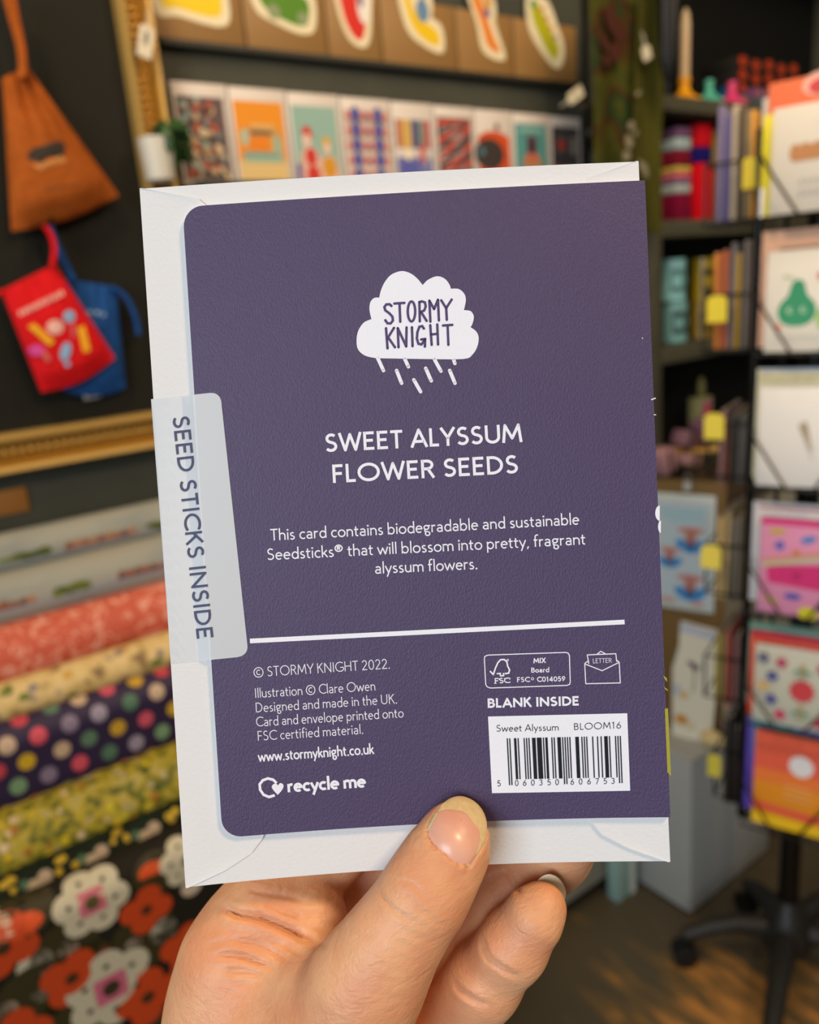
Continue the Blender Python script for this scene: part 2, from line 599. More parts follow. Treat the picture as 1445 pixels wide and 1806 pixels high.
class Print:
    """flat print on the card, drawn in picture millimetres and laid on the bent surface"""

    def __init__(self, h):
        self.h, self.v, self.f, self.fine = h, [], [], 0

    def quad_strip(self, L, R):
        k = len(self.v)
        self.v += [p for ab in zip(L, R) for p in ab]
        for i in range(len(L) - 1):
            a = k + 2 * i
            self.f.append((a, a + 1, a + 3, a + 2))

    def poly(self, pts):
        k = len(self.v)
        self.v += list(pts)
        self.f.append(tuple(range(k, k + len(pts))))

    def stroke(self, pts, w, round_end=False, closed=None):
        P = [np.array(p, float) for p in pts]
        Q = [P[0]]
        for p in P[1:]:
            if np.linalg.norm(p - Q[-1]) > 1e-4:
                Q.append(p)
        P = Q
        if len(P) < 2:
            return
        closed = np.linalg.norm(P[0] - P[-1]) < 1e-3 * max(1, len(P)) and len(P) > 4
        for i in range(1, len(P) - 1):
            a, c = P[i] - P[i - 1], P[i + 1] - P[i]
            if a.dot(c) < 0.2 * np.linalg.norm(a) * np.linalg.norm(c):
                self.stroke(P[:i + 1], w, round_end)
                self.stroke(P[i:], w, round_end)
                self.poly([(P[i][0] + w / 2 * math.cos(t), P[i][1] + w / 2 * math.sin(t)) for t in [2 * PI * q / 10 for q in range(10)]])
                return
        if self.fine:
            Q = [P[0]]
            for a, c in zip(P[:-1], P[1:]):
                k = max(1, int(np.linalg.norm(c - a) / self.fine))
                Q += [a + (c - a) * (j / k) for j in range(1, k + 1)]
            P = Q
        n = len(P)
        L, R = [], []
        for i in range(n):
            a = P[i] - P[i - 1] if i > 0 else (P[-1] - P[-2] if closed else P[1] - P[0])
            b = P[i + 1] - P[i] if i < n - 1 else (P[1] - P[0] if closed else P[-1] - P[-2])
            a, b = a / np.linalg.norm(a), b / np.linalg.norm(b)
            na, nb = np.array([-a[1], a[0]]), np.array([-b[1], b[0]])
            m = na + nb
            l = np.linalg.norm(m)
            m = na if l < 0.2 else m / l
            k = min(1.0 / max(0.35, m.dot(na)), 1.9)
            L.append(P[i] + m * (w / 2) * k)
            R.append(P[i] - m * (w / 2) * k)
        self.quad_strip(L, R)
        if round_end and not closed:
            for p in (P[0], P[-1]):
                self.poly([(p[0] + w / 2 * math.cos(t), p[1] + w / 2 * math.sin(t)) for t in [2 * PI * q / 12 for q in range(12)]])

    def text(self, s, p0, p1, cap, w, round_end=False, wide=0.65):
        """p0, p1: baseline start and end in the picture; cap height and stroke in the same unit"""
        p0, p1 = np.array(p0, float), np.array(p1, float)
        adv = sum(G[c][0] for c in s)
        d = p1 - p0
        ln = np.linalg.norm(d)
        dn = d / ln
        rat = ln / (adv * cap)
        sx = cap * (1 + wide * (rat - 1))                 # a little of the slack widens the letters, the rest spaces them
        gap = (ln - adv * sx) / max(1, len(s) - 1)
        if len(s) > 1 and gap < 0.055 * cap:
            gap = 0.055 * cap
            sx = (ln - gap * (len(s) - 1)) / adv
        ex = dn * sx
        ey = np.array([dn[1], -dn[0]]) * cap
        x = 0.0
        hw = 0.5 * w / cap
        for c in s:
            a, st = G[c]
            for q in st:
                pts = [p0 + dn * x + ex * px + ey * (hw + (py - .05) / .9 * (1 - 2 * hw) if 0 < py < 1 and c not in '.,' else py) for px, py in q]
                self.stroke(pts, w, round_end)
            x += a * sx + gap

    def build(self, name, m, parent, label=None, hfun=None):
        V = np.array(self.v, float)
        u, v = px_uv(V[:, 0], V[:, 1], self.h)
        h = np.full(len(u), self.h) if hfun is None else hfun(u, v) + self.h
        if hfun is not None:
            for _ in range(2):
                us, vs = [], []
                for i in range(len(u)):
                    a, b = px_uv(V[i, 0], V[i, 1], h[i])
                    us.append(float(a)); vs.append(float(b))
                u, v = np.array(us), np.array(vs)
                h = hfun(u, v) + self.h
        W = to_world(card_uv(u, v, h)) - CARD_O
        b = MB()
        b.add([tuple(p) for p in W], self.f, m)
        nrm = ROT @ np.array([0, 0, 1.0])
        fs = []
        for f in b.f:                                   # all print faces the viewer
            a, c, d = (np.array(b.v[f[i]]) for i in (0, 1, 2))
            fs.append(f if np.cross(c - a, d - a).dot(nrm) > 0 else f[::-1])
        b.f = fs
        o = b.build(name, m, parent, smooth=0)
        if label:
            o['label'] = label
        return o


PH = 0.07
# cloud logo
cl = Print(PH)


def crop5(x, y):
    return 600 + x * 280 / 1445.0, 450 + y * 270 / 1393.0


CLOUD = [(330, 938), (230, 915), (165, 860), (150, 780), (165, 690), (215, 615), (285, 582), (268, 500), (275, 430), (310, 390), (357, 386),
         (372, 320), (410, 240), (470, 175), (560, 145), (640, 165), (705, 215), (752, 272), (800, 225), (880, 192), (950, 212), (995, 265),
         (1008, 305), (1080, 308), (1130, 350), (1145, 410), (1128, 500), (1190, 510), (1218, 560), (1205, 625), (1188, 655), (1240, 695),
         (1262, 750), (1250, 830), (1205, 905), (1120, 945), (760, 945)]


def smooth_closed(P, corners, k=5):
    out = []
    n = len(P)
    for i in range(n):
        p0, p1, p2, p3 = (np.array(P[j % n], float) for j in (i - 1, i, i + 1, i + 2))
        if i in corners:
            p0 = p1
        if (i + 1) % n in corners:
            p3 = p2
        for q in range(k):
            t = q / k
            out.append(0.5 * (2 * p1 + (p2 - p0) * t + (2 * p0 - 5 * p1 + 4 * p2 - p3) * t * t + (3 * p1 - p0 - 3 * p2 + p3) * t ** 3))
    return out


cl.poly([crop5(*p) for p in smooth_closed(CLOUD, {0, 6, 10, 17, 22, 26, 30, 36})])
cl.build('cloud_print', M_INK, card, 'white printed cloud')
rn = Print(PH)
for a, b in (((340, 930), (395, 1050)), ((585, 935), (622, 1015)), ((855, 940), (918, 1055)), ((1032, 945), (1045, 985)), ((515, 1050), (560, 1165)),
             ((672, 1135), (733, 1242)), ((780, 1030), (830, 1143)), ((998, 1050), (1046, 1165))):
    rn.stroke([crop5(*a), crop5(*b)], 6.4, True)
rn.build('raindrop_print', M_INK, card, 'white printed rain streaks')
lg = Print(PH * 2)
for q in ([(468, 462), (450, 446), (420, 448), (403, 472), (412, 502), (450, 530), (477, 560), (481, 595), (460, 621), (432, 620), (412, 592)],
          [(494, 440), (586, 434)], [(541, 437), (548, 606)], arc(650, 512, 34, 91, 0, 360), [(722, 428), (726, 602)],
          [(722, 426), (746, 420), (772, 430), (780, 466), (766, 503), (728, 520)], [(737, 516), (788, 598)], [(822, 605), (813, 414), (856, 490), (891, 406), (900, 594)],
          [(921, 411), (966, 482)], [(1016, 404), (966, 482), (972, 588)],
          [(418, 665), (432, 848)], [(491, 661), (426, 766)], [(440, 752), (500, 838)], [(532, 838), (525, 664), (602, 830), (605, 657)], [(654, 656), (660, 828)],
          [(763, 668), (748, 645), (722, 651), (704, 700), (699, 758), (713, 806), (742, 812), (774, 764), (772, 832)], [(738, 767), (776, 762)],
          [(821, 637), (834, 816)], [(885, 630), (892, 813)], [(827, 722), (888, 715)], [(937, 640), (1022, 634)], [(979, 640), (986, 816)]):
    lg.stroke([crop5(*p) for p in q], 4.3, True)
lg.build('logo_lettering', M_PURPLEINK, card, 'purple hand-drawn lettering in the cloud')

tx = Print(PH)
tx.text('SWEET ALYSSUM', (574, 797.5), (921.5, 779.5), 32.5, 5.1)
tx.text('FLOWER SEEDS', (586.5, 852), (915, 834.5), 32.5, 5.1)
tx.build('title_lettering', M_INK, card, 'white capital title lettering')
tx = Print(PH)
tx.text('This card contains biodegradable and sustainable', (477, 953.5), (1022.5, 925), 20.5, 2.25)
tx.text('Seedsticks\u00ae that will blossom into pretty, fragrant', (471, 988), (1033.5, 960), 20.5, 2.25)
tx.text('alyssum flowers.', (661.5, 1012), (843, 1003.5), 20.5, 2.25)
tx.build('message_lettering', M_INK, card, 'white three-line message')
tx = Print(PH)
L = [(441 + 661 * k / 12.0, 1130.5 - 33.5 * k / 12.0) for k in range(13)]
tx.stroke(L, 8.2)
tx.build('divider_line', M_INK, card, 'white dividing line')
tx = Print(PH)
tx.text('\u00a9 STORMY KNIGHT 2022.', (447.5, 1194.5), (688.5, 1179), 17.5, 1.4)
tx.text('Illustration \u00a9 Clare Owen', (449.5, 1231), (663, 1217.5), 17, 1.4)
tx.text('Designed and made in the UK.', (451, 1256.5), (701, 1240.5), 17, 1.4)
tx.text('Card and envelope printed onto', (452, 1281.5), (712.5, 1265), 17, 1.4)
tx.text('FSC certified material.', (454.5, 1306.5), (641.5, 1294), 17, 1.4)
tx.text('www.stormyknight.co.uk', (456, 1343.5), (660, 1329.5), 18.5, 2.5)
tx.text('recycle me', (508, 1397.5), (645.5, 1388.5), 23.5, 4.6, wide=1.0)
tx.build('credits_lettering', M_INK, card, 'white small print')
# recycle mark: an open ring closing on a heart
tx = Print(PH)


def crop7(x, y):
    return 400 + x * 400 / 1445.0, 1080 + y * 420 / 1517.0


tx.stroke([crop7(*p) for p in [(306, 1165), (270, 1176), (235, 1162), (213, 1130), (210, 1095), (230, 1070), (262, 1058), (296, 1066), (318, 1088)]], 4.6)
HEART = [(325, 1163), (297, 1132), (287, 1110), (300, 1093), (318, 1092), (327, 1103), (340, 1088), (358, 1094), (362, 1112), (348, 1138)]
tx.poly([crop7(*p) for p in smooth_closed(HEART, {0, 5}, 3)])
tx.build('recycle_mark', M_INK, card, 'white ring and heart mark')


# certification panel, letter icon
def crop8(x, y):
    return 800 + x * 420 / 1445.0, 1080 + y * 480 / 1651.0


tx = Print(PH)
box = [(205, 262)] + arc(215, 285, 28, 26, 200, 270, 5)[:0]
RB = [(188, 285), (190, 268), (204, 261), (215, 259), (680, 243), (697, 248), (704, 262), (709, 420), (706, 436), (690, 443), (225, 459), (205, 452), (196, 438), (188, 285)]
tx.stroke([crop8(*p) for p in RB], 1.7)
tx.stroke([crop8(*p) for p in [(222, 356), (242, 378), (256, 335), (270, 305), (287, 287), (308, 286), (324, 299), (329, 325), (341, 350), (335, 369), (312, 372)]], 2.6)
tx.stroke([crop8(*p) for p in [(263, 372), (283, 371)]], 2.4)
tx.stroke([crop8(*p) for p in [(284, 366), (285, 385), (305, 384), (304, 368)]], 2.4)
tx.stroke([crop8(*p) for p in arc(330, 289, 5, 5, 0, 360)], 0.9)
tx.text('FSC', crop8(250, 432), crop8(345, 428), 9.6, 1.7, wide=1.0)
for a, b in (((247, 431), (262, 430)), ((277, 400), (277, 409)), ((310, 398), (311, 407)), ((341, 397), (342, 408))):
    tx.stroke([crop8(*a), crop8(*b)], 1.3)
tx.text('MIX', crop8(487, 309), crop8(560, 306), 9.0, 1.9)
tx.text('Board', crop8(472, 366), crop8(582, 363), 8.8, 1.6)
tx.text('FSC', crop8(386, 424), crop8(464, 422), 9.0, 1.6)
tx.stroke([crop8(*p) for p in arc(480, 403, 7, 7, 0, 360)], 1.0)
tx.text('C014059', crop8(508, 422), crop8(680, 418), 9.0, 1.6)
tx.text('BLANK INSIDE', crop8(208, 580), crop8(764, 565), 16.8, 3.6)
ENVL = [[(797, 310), (803, 433), (1013, 428), (1006, 301)], [(797, 313), (903, 354), (1006, 303)], [(822, 314), (812, 258), (986, 251), (991, 300)],
        [(797, 310), (822, 292)], [(1006, 301), (988, 288)], [(873, 253), (895, 236), (923, 252)]]
for q in ENVL:
    tx.stroke([crop8(*p) for p in q], 1.7)
tx.text('LETTER', crop8(846, 309), crop8(962, 305), 8.2, 0.8)
tx.build('certification_print', M_INK, card, 'white outlined certification panel and letter icon')
# barcode
tx = Print(PH)


def bar_pt(s, t):
    a = np.array(crop8(210, 632)) * (1 - s) + np.array(crop8(1055, 612)) * s
    b = np.array(crop8(234, 1097)) * (1 - s) + np.array(crop8(1073, 1082)) * s
    return tuple(a * (1 - t) + b * t)


N = 8
for i in range(N):
    tx.poly([bar_pt(i / N, 0), bar_pt((i + 1) / N, 0), bar_pt((i + 1) / N, 1), bar_pt(i / N, 1)])
bp_ = tx.build('barcode_panel', M_INK, card, 'white barcode panel')
tx = Print(PH * 2)
LC = ['0001101', '0011001', '0010011', '0111101', '0100011', '0110001', '0101111', '0111011', '0110111', '0001011']
GC = [''.join('1' if c == '0' else '0' for c in s)[::-1] for s in LC]
RCD = [''.join('1' if c == '0' else '0' for c in s) for s in LC]
PAR = {5: 'LGGLLG'}
code = '101' + ''.join((LC if p == 'L' else GC)[int(d)] for d, p in zip('060350', PAR[5])) + '01010' + ''.join(RCD[int(d)] for d in '606753') + '101'
s0, s1 = 0.122, 0.944


def bar_quad(i, n, long):
    a, b = s0 + (s1 - s0) * i / 95.0, s0 + (s1 - s0) * (i + n) / 95.0
    sh = 0.012
    t1 = 0.90 if long else 0.825
    tx.poly([bar_pt(a + 0.004, 0.29), bar_pt(b + 0.004, 0.29), bar_pt(b - sh + 0.016, t1), bar_pt(a - sh + 0.016, t1)])


i = 0
while i < 95:
    if code[i] == '1':
        n = 1
        while i + n < 95 and code[i + n] == '1':
            n += 1
        bar_quad(i, n, i < 3 or i > 91 or 45 <= i < 50)
        i += n
    else:
        i += 1
tx.text('Sweet Alyssum', crop8(260, 724), crop8(640, 717), 12.0, 1.2)
tx.text('BLOOM16', crop8(731, 714), crop8(1020, 704), 12.0, 1.2)
for d, x in zip('5060350606753', (260, 367, 415, 465, 514, 564, 612, 704, 755, 806, 855, 905, 952)):
    y = 1056 - (x - 260) * 0.022
    tx.text(d, crop8(x + 6, y), crop8(x + 30, y - .6), 10.6, 1.2)
tx.build('barcode_bars', M_DARKINK, card, 'black barcode bars and numerals')
# the front picture just turning over the spine edge
for pts in ([(1164 - 8 * math.cos(q), 905 + 13.5 * math.sin(q)) for q in np.linspace(PI / 2, -PI / 2, 12)], [(1166 - 5 * math.cos(q), 929 + 11 * math.sin(q)) for q in np.linspace(PI / 2, -PI / 2, 10)]):
    tx = Print(PH)
    tx.poly(pts)
    tx.build('petal_print', M_INK, card, 'white petal at the spine edge')
tx = Print(PH)
tx.stroke([(1149, 705), (1157, 702)], 2.0)
tx.stroke([(1153.5, 731.5), (1157.5, 731.5)], 1.6)
tx.stroke([(1132.5, 596.5), (1134.5, 596.5)], 1.6)
tx.build('fleck_print', M_CORE, card, 'pale flecks where the card is scuffed')
tx = Print(PH)
tx.poly([(1170, 1191), (1176.5, 1196), (1177.5, 1203), (1173, 1198)])
tx.poly([(1171, 1211), (1178, 1216), (1178.5, 1219), (1173, 1215)])
tx.poly([(1173, 1250), (1178.5, 1249), (1184, 1369), (1177.5, 1362)])
tx.build('leaf_print', M_LEAF, card, 'olive green leaf at the spine edge')


# ---- envelope behind the card
envelope = thing('envelope', 'white paper envelope tucked behind the purple card', 'envelope',
                 frame(to_world(card_uv(52, 157, -1.2)), (1, 0, 0), (0, 1, 0), (0, 0, 1)))
ENV_O = np.array(envelope.matrix_world.translation)
EH = -1.38
EC = [px_uv(*p, EH) for p in ((247, 333), (1126, 285), (1182, 1519), (328, 1565))]


def env_uv(s, t):
    a = np.array(EC[0]) * (1 - s) + np.array(EC[1]) * s
    b = np.array(EC[3]) * (1 - s) + np.array(EC[2]) * s
    return a * (1 - t) + b * t


def env_rows(h, ns=40, nt=40):
    return [[(*env_uv(i / ns, j / nt), h) for i in range(ns + 1)] for j in range(nt + 1)]


sheet('envelope_body', env_rows(EH), envelope, M_ENV, M_ENV, 0.55, ENV_O)


def flap_rows(edge, left, h):
    """side flap between the envelope's side and a curved free edge; edge(t) -> s"""
    rows = []
    for j in range(49):
        t = j / 48.0
        e = edge(t)
        lo, hi = (0.0, e) if left else (e, 1.0)
        rows.append([(*env_uv(lo + (hi - lo) * i / 10, t), h + 0.22 * ((i if left else 10 - i) / 10) ** 3) for i in range(11)])
    return rows


def edge_left(t):
    k = min(t, 1 - t)
    return min(0.20, 0.004 + 0.85 * (k ** 0.55) * 0.62 if k < 0.08 else 0.20) if k > 0 else 0.004


def edge_from(pts):
    xs = [p[0] for p in pts]
    ys = [p[1] for p in pts]
    return lambda t: float(np.interp(t, xs, ys))


EL = edge_from([(0, .004), (.004, .06), (.012, .10), (.03, .14), (.06, .17), (.2, .20), (.8, .20), (.925, .175), (.955, .145), (.975, .10), (.99, .045), (1, .004)])
ER = edge_from([(0, .996), (.004, .955), (.012, .91), (.03, .875), (.08, .85), (.2, .82), (.8, .82), (.945, .845), (.965, .875), (.98, .92), (.992, .965), (1, .996)])
sheet('side_flap', flap_rows(EL, True, EH + 0.28), envelope, M_ENV, M_ENV, 0.22, ENV_O)
sheet('side_flap', flap_rows(ER, False, EH + 0.28), envelope, M_ENV, M_ENV, 0.22, ENV_O)

# ---- translucent seal wrapped round the left edges of card and envelope
seal_m = bpy.data.materials.new('frosted_label')
seal_m.use_nodes = True
sb = seal_m.node_tree.nodes['Principled BSDF']
sb.inputs['Base Color'].default_value = rgb('E4E6E8')
sb.inputs['Roughness'].default_value = 0.38
sb.inputs['Alpha'].default_value = 0.56
seal_m2 = mat('E2E4E8', 0.4, 0.4)


def seal_h(u, v):
    x = np.clip((np.asarray(u, float) + 3.4) / 3.2, 0, 1)
    return (EH + 0.34) * (1 - x) + 0.13 * x


SEAL = [(267, 704), (371, 692.5), (437.5, 1150), (303, 1171)]


def seal_px(s, t):
    a = np.array(SEAL[0]) * (1 - s) + np.array((388.5, 691.0)) * s
    b = np.array(SEAL[3]) * (1 - s) + np.array((438.5, 1157.0)) * s
    return a * (1 - t) + b * t


rows = []
NT, NS = 40, 90
ts = [0, .003, .008, .014, .022, .034] + list(np.linspace(.05, .95, 28)) + [.966, .978, .986, .992, .997, 1]
for t in ts:
    k = min(t, 1 - t) * 466.0
    r = 17.0
    smax = 1.0 - ((r - math.sqrt(max(0, r * r - (r - k) ** 2))) / 122.0 if k < r else 0.0)
    row = []
    for i in range(NS + 1):
        x, y = seal_px(smax * i / NS, t)
        h = 0.0
        for _ in range(3):
            u, v = px_uv(x, y, h)
            h = float(seal_h(u, v))
        row.append((float(u), float(v), h))
    rows.append(row)
seal = tag(sheet('label_seal', rows, None, seal_m, seal_m, 0.06, np.array(to_world(card_uv(-3, 110, 0)))), 'frosted white label printed seed sticks inside, wrapped round card and envelope', 'label')
seal.location = to_world(card_uv(-3, 110, 0))
# the label turns round the edge and lies on the envelope's back
wrap = []
for t in np.linspace(0.0, 1, 24):
    u, v = px_uv(*seal_px(0.0, t), seal_h(-8, 0))
    h = float(seal_h(u, v))
    wrap.append([(float(u), float(v), h), (float(u) - .18, float(v), h - .25), (float(u) - .2, float(v), h - 0.9), (float(u) - .05, float(v), h - 1.25), (float(u) + 9, float(v), h - 1.3)])
sheet('label_wrap', wrap, seal, seal_m2, seal_m2, 0.05, np.array(seal.location))
tx = Print(0.10)
tx.fine = 2.0


def crop6(x, y):
    return 250 + x * 230 / 784.0, 670 + y * 530 / 1806.0


tx.text('SEED STICKS INSIDE', crop6(184, 222), crop6(332, 1562), 29.5, 4.4)
sl = tx.build('label_lettering', M_SLATE, None, 'dark slate capitals reading down the label', hfun=seal_h)
for v in sl.data.vertices:
    v.co += Vector(CARD_O) - seal.location
sl.parent = seal
# ------------------------------------------------------------------ the hand: one continuous skin grown round its bones (mm, camera axes)
class Bones:
    def __init__(self, lo, hi, h):
        self.lo, self.h = np.array(lo, float), h
        self.n = [int((b - a) / h) + 1 for a, b in zip(lo, hi)]
        self.ax = [self.lo[i] + h * np.arange(self.n[i]) for i in range(3)]

    def empty(self):
        return np.full(self.n, 60.0, np.float32)

    def cone(self, D, a, b, k=4.0, flat=1.0):
        """smooth union of a tapered limb segment a -> b (each x, y, z, r) into the field D"""
        pa, pb, ra, rb = np.array(a[:3], float), np.array(b[:3], float), a[3], b[3]
        m = max(ra, rb) + 3 * k + 6
        sl = []
        for i in range(3):
            i0 = int(np.clip(np.floor((min(pa[i], pb[i]) - m - self.lo[i]) / self.h), 0, self.n[i]))
            i1 = int(np.clip(np.ceil((max(pa[i], pb[i]) + m - self.lo[i]) / self.h), 0, self.n[i]))
            sl.append(slice(i0, i1))
        X, Y, Z = np.meshgrid(*[self.ax[i][sl[i]].astype(np.float32) for i in range(3)], indexing='ij')
        if X.size == 0:
            return
        d = pb - pa
        L = d.dot(d)
        t = np.clip(((X - pa[0]) * d[0] + (Y - pa[1]) * d[1] + (Z - pa[2]) * d[2]) / L, 0, 1)
        dx, dy, dz = X - pa[0] - t * d[0], Y - pa[1] - t * d[1], Z - pa[2] - t * d[2]
        s = np.sqrt(dx * dx + dy * dy + (dz * flat) ** 2) - (ra + (rb - ra) * t)
        o = D[tuple(sl)]
        hh = np.clip(0.5 + 0.5 * (o - s) / k, 0, 1)
        D[tuple(sl)] = o * (1 - hh) + s * hh - k * hh * (1 - hh)

    def chain(self, D, pts, k=4.0, flat=1.0):
        for i in range(len(pts) - 1):
            self.cone(D, pts[i], pts[i + 1], k, flat)


def smin(a, b, k):
    h = np.clip(0.5 + 0.5 * (b - a) / k, 0, 1)
    return b * (1 - h) + a * h - k * h * (1 - h)


def surface_nets(V, lo, h):
    nx, ny, nz = V.shape
    ins = V < 0
    c = np.zeros((nx - 1, ny - 1, nz - 1), np.int8)
    for i in (0, 1):
        for j in (0, 1):
            for k in (0, 1):
                c += ins[i:nx - 1 + i, j:ny - 1 + j, k:nz - 1 + k]
    act = (c > 0) & (c < 8)
    idx = np.argwhere(act)
    vid = np.full(act.shape, -1, np.int64)
    vid[tuple(idx.T)] = np.arange(len(idx))
    acc = np.zeros((len(idx), 3))
    cnt = np.zeros(len(idx))
    cor = [(i, j, k) for i in (0, 1) for j in (0, 1) for k in (0, 1)]
    for a in cor:
        for ax in range(3):
            if a[ax] == 0:
                b = list(a)
                b[ax] = 1
                va = V[idx[:, 0] + a[0], idx[:, 1] + a[1], idx[:, 2] + a[2]].astype(float)
                vb = V[idx[:, 0] + b[0], idx[:, 1] + b[1], idx[:, 2] + b[2]].astype(float)
                m = (va < 0) != (vb < 0)
                t = np.where(m, va / np.where(m, va - vb, 1), 0)
                for q in range(3):
                    acc[:, q] += m * (a[q] + t * (b[q] - a[q]))
                cnt += m
    P = (idx + acc / cnt[:, None]) * h + lo
    F = []
    for ax in range(3):
        o1, o2 = [(1, 2), (2, 0), (0, 1)][ax]
        s0 = [slice(None)] * 3
        s1 = [slice(None)] * 3
        s0[ax], s1[ax] = slice(0, -1), slice(1, None)
        e = np.argwhere(ins[tuple(s0)] != ins[tuple(s1)])
        e = e[(e[:, o1] > 0) & (e[:, o2] > 0) & (e[:, o1] < V.shape[o1] - 1) & (e[:, o2] < V.shape[o2] - 1)]
        flip = ins[tuple(s0)][tuple(e.T)]
        q = []
        for d1, d2 in ((0, 0), (1, 0), (1, 1), (0, 1)):
            k = e.copy()
            k[:, o1] -= d1
            k[:, o2] -= d2
            q.append(vid[tuple(k.T)])
        q = np.stack(q, 1)
        q[~flip] = q[~flip][:, ::-1]
        F.append(q)
    return P, np.concatenate(F)


def J(px, py, d, r):
    """joint seen at a pixel, d mm away, with its radius in pixels"""
    return ((px - IW / 2) / FPX * d, (py - IH / 2) / FPX * d, d, r / FPX * d)


bn = Bones((-72, 48, 158), (62, 246, 262), 0.75)
# each finger is its own chain with soft joints; fingers meet each other with a sharp valley
thumb = bn.empty()
bn.chain(thumb, [J(803, 1467, 185.6, 49), J(797, 1492, 184.6, 60), J(772, 1535, 182.6, 66), J(742, 1588, 180.5, 72), J(692, 1660, 180.5, 79), J(644, 1738, 183, 90)], 5, 1.18)
bn.chain(thumb, [J(644, 1738, 183, 90), J(590, 1840, 189, 112), J(555, 1990, 197, 150), J(540, 2180, 207, 170)], 8)

index = bn.empty()
bn.chain(index, [J(478, 1610, 209, 84), J(572, 1512, 217, 59), J(690, 1420, 214, 52), J(800, 1345, 199.5, 46)], 4)
middle = bn.empty()
bn.chain(middle, [J(560, 1690, 222, 84), J(668, 1548, 226, 60), J(815, 1496, 221, 59), J(940, 1430, 207, 55), J(1010, 1385, 197.5, 48)], 4)
ring = bn.empty()
bn.chain(ring, [J(660, 1800, 226, 86), J(775, 1672, 224, 66), J(884, 1588, 217, 64), J(976, 1502, 212, 61.5), J(1045, 1432, 200.5, 50)], 4)
pinky = bn.empty()
bn.chain(pinky, [J(735, 1910, 222, 90), J(790, 1810, 214, 70), J(853, 1731, 204, 62), J(905, 1668, 199, 57), J(945, 1614, 196.5, 49)], 4)
bn.chain(pinky, [J(945, 1614, 196.5, 49), J(960, 1596, 196.5, 36)], 3)
palm = bn.empty()
bn.chain(palm, [J(470, 1618, 208, 84), J(422, 1705, 206, 94), J(404, 1806, 206, 100), J(405, 1960, 207, 120), J(440, 2150, 208, 140)], 9)
bn.chain(palm, [J(480, 1640, 212, 84), J(570, 1720, 221, 84), J(660, 1815, 224, 84), J(740, 1920, 221, 92), J(700, 2100, 214, 130)], 12)
bn.chain(palm, [J(560, 1840, 214, 110), J(560, 2050, 212, 180), J(540, 2350, 212, 190)], 14)
bn.chain(palm, [J(540, 2350, 212, 190), J(520, 2560, 212, 186)], 14)
# lobe of flesh under the index finger
bn.cone(palm, J(490, 1622, 208, 78), J(543, 1622, 206, 70), 4)
# the web of skin between thumb and index
web = bn.empty()
bn.chain(web, [J(385, 1725, 209, 66), J(470, 1730, 203, 74), J(560, 1745, 194, 78), J(620, 1770, 187, 80)], 8)
bn.chain(web, [J(400, 1830, 205, 92), J(500, 1850, 198, 110), J(590, 1860, 191, 112)], 10)

D = smin(palm, index, 1.6)
for f in (middle, ring, pinky):
    D = smin(D, f, 1.6)
D = smin(D, web, 3.2)
D = smin(D, thumb, 2.2)
hv, hf = surface_nets(D, bn.lo, bn.h)
del thumb, index, middle, ring, pinky, palm, web, D


def adjacency_smooth(P, F, it, lam=0.5):
    a = np.concatenate([F[:, [0, 1]], F[:, [1, 2]], F[:, [2, 3]], F[:, [3, 0]]])
    a = np.concatenate([a, a[:, ::-1]])
    n = np.bincount(a[:, 0], minlength=len(P))[:, None]
    for _ in range(it):
        s = np.stack([np.bincount(a[:, 0], weights=P[a[:, 1], q], minlength=len(P)) for q in range(3)], 1)
        P = P + lam * (s / n - P)
    return P


def vnormals(P, F):
    n = np.cross(P[F[:, 2]] - P[F[:, 0]], P[F[:, 3]] - P[F[:, 1]])
    N = np.zeros_like(P)
    for q in range(4):
        for x in range(3):
            N[:, x] += np.bincount(F[:, q], weights=n[:, x], minlength=len(P))
    return N / np.maximum(1e-9, np.linalg.norm(N, axis=1))[:, None]


hv = adjacency_smooth(hv, hf, 4)
hn = vnormals(hv, hf)
pxs = hv[:, 0] / hv[:, 2] * FPX + IW / 2
pys = hv[:, 1] / hv[:, 2] * FPX + IH / 2


def seg_dist(poly):
    best = np.full(len(hv), 1e9)
    tt = np.zeros(len(hv))
    for i in range(len(poly) - 1):
        a, b = np.array(poly[i], float), np.array(poly[i + 1], float)
        d = b - a
        t = np.clip(((pxs - a[0]) * d[0] + (pys - a[1]) * d[1]) / d.dot(d), 0, 1)
        q = np.hypot(pxs - a[0] - t * d[0], pys - a[1] - t * d[1])
        m = q < best
        best[m] = q[m]
        tt[m] = (i + t[m]) / (len(poly) - 1)
    return best, tt


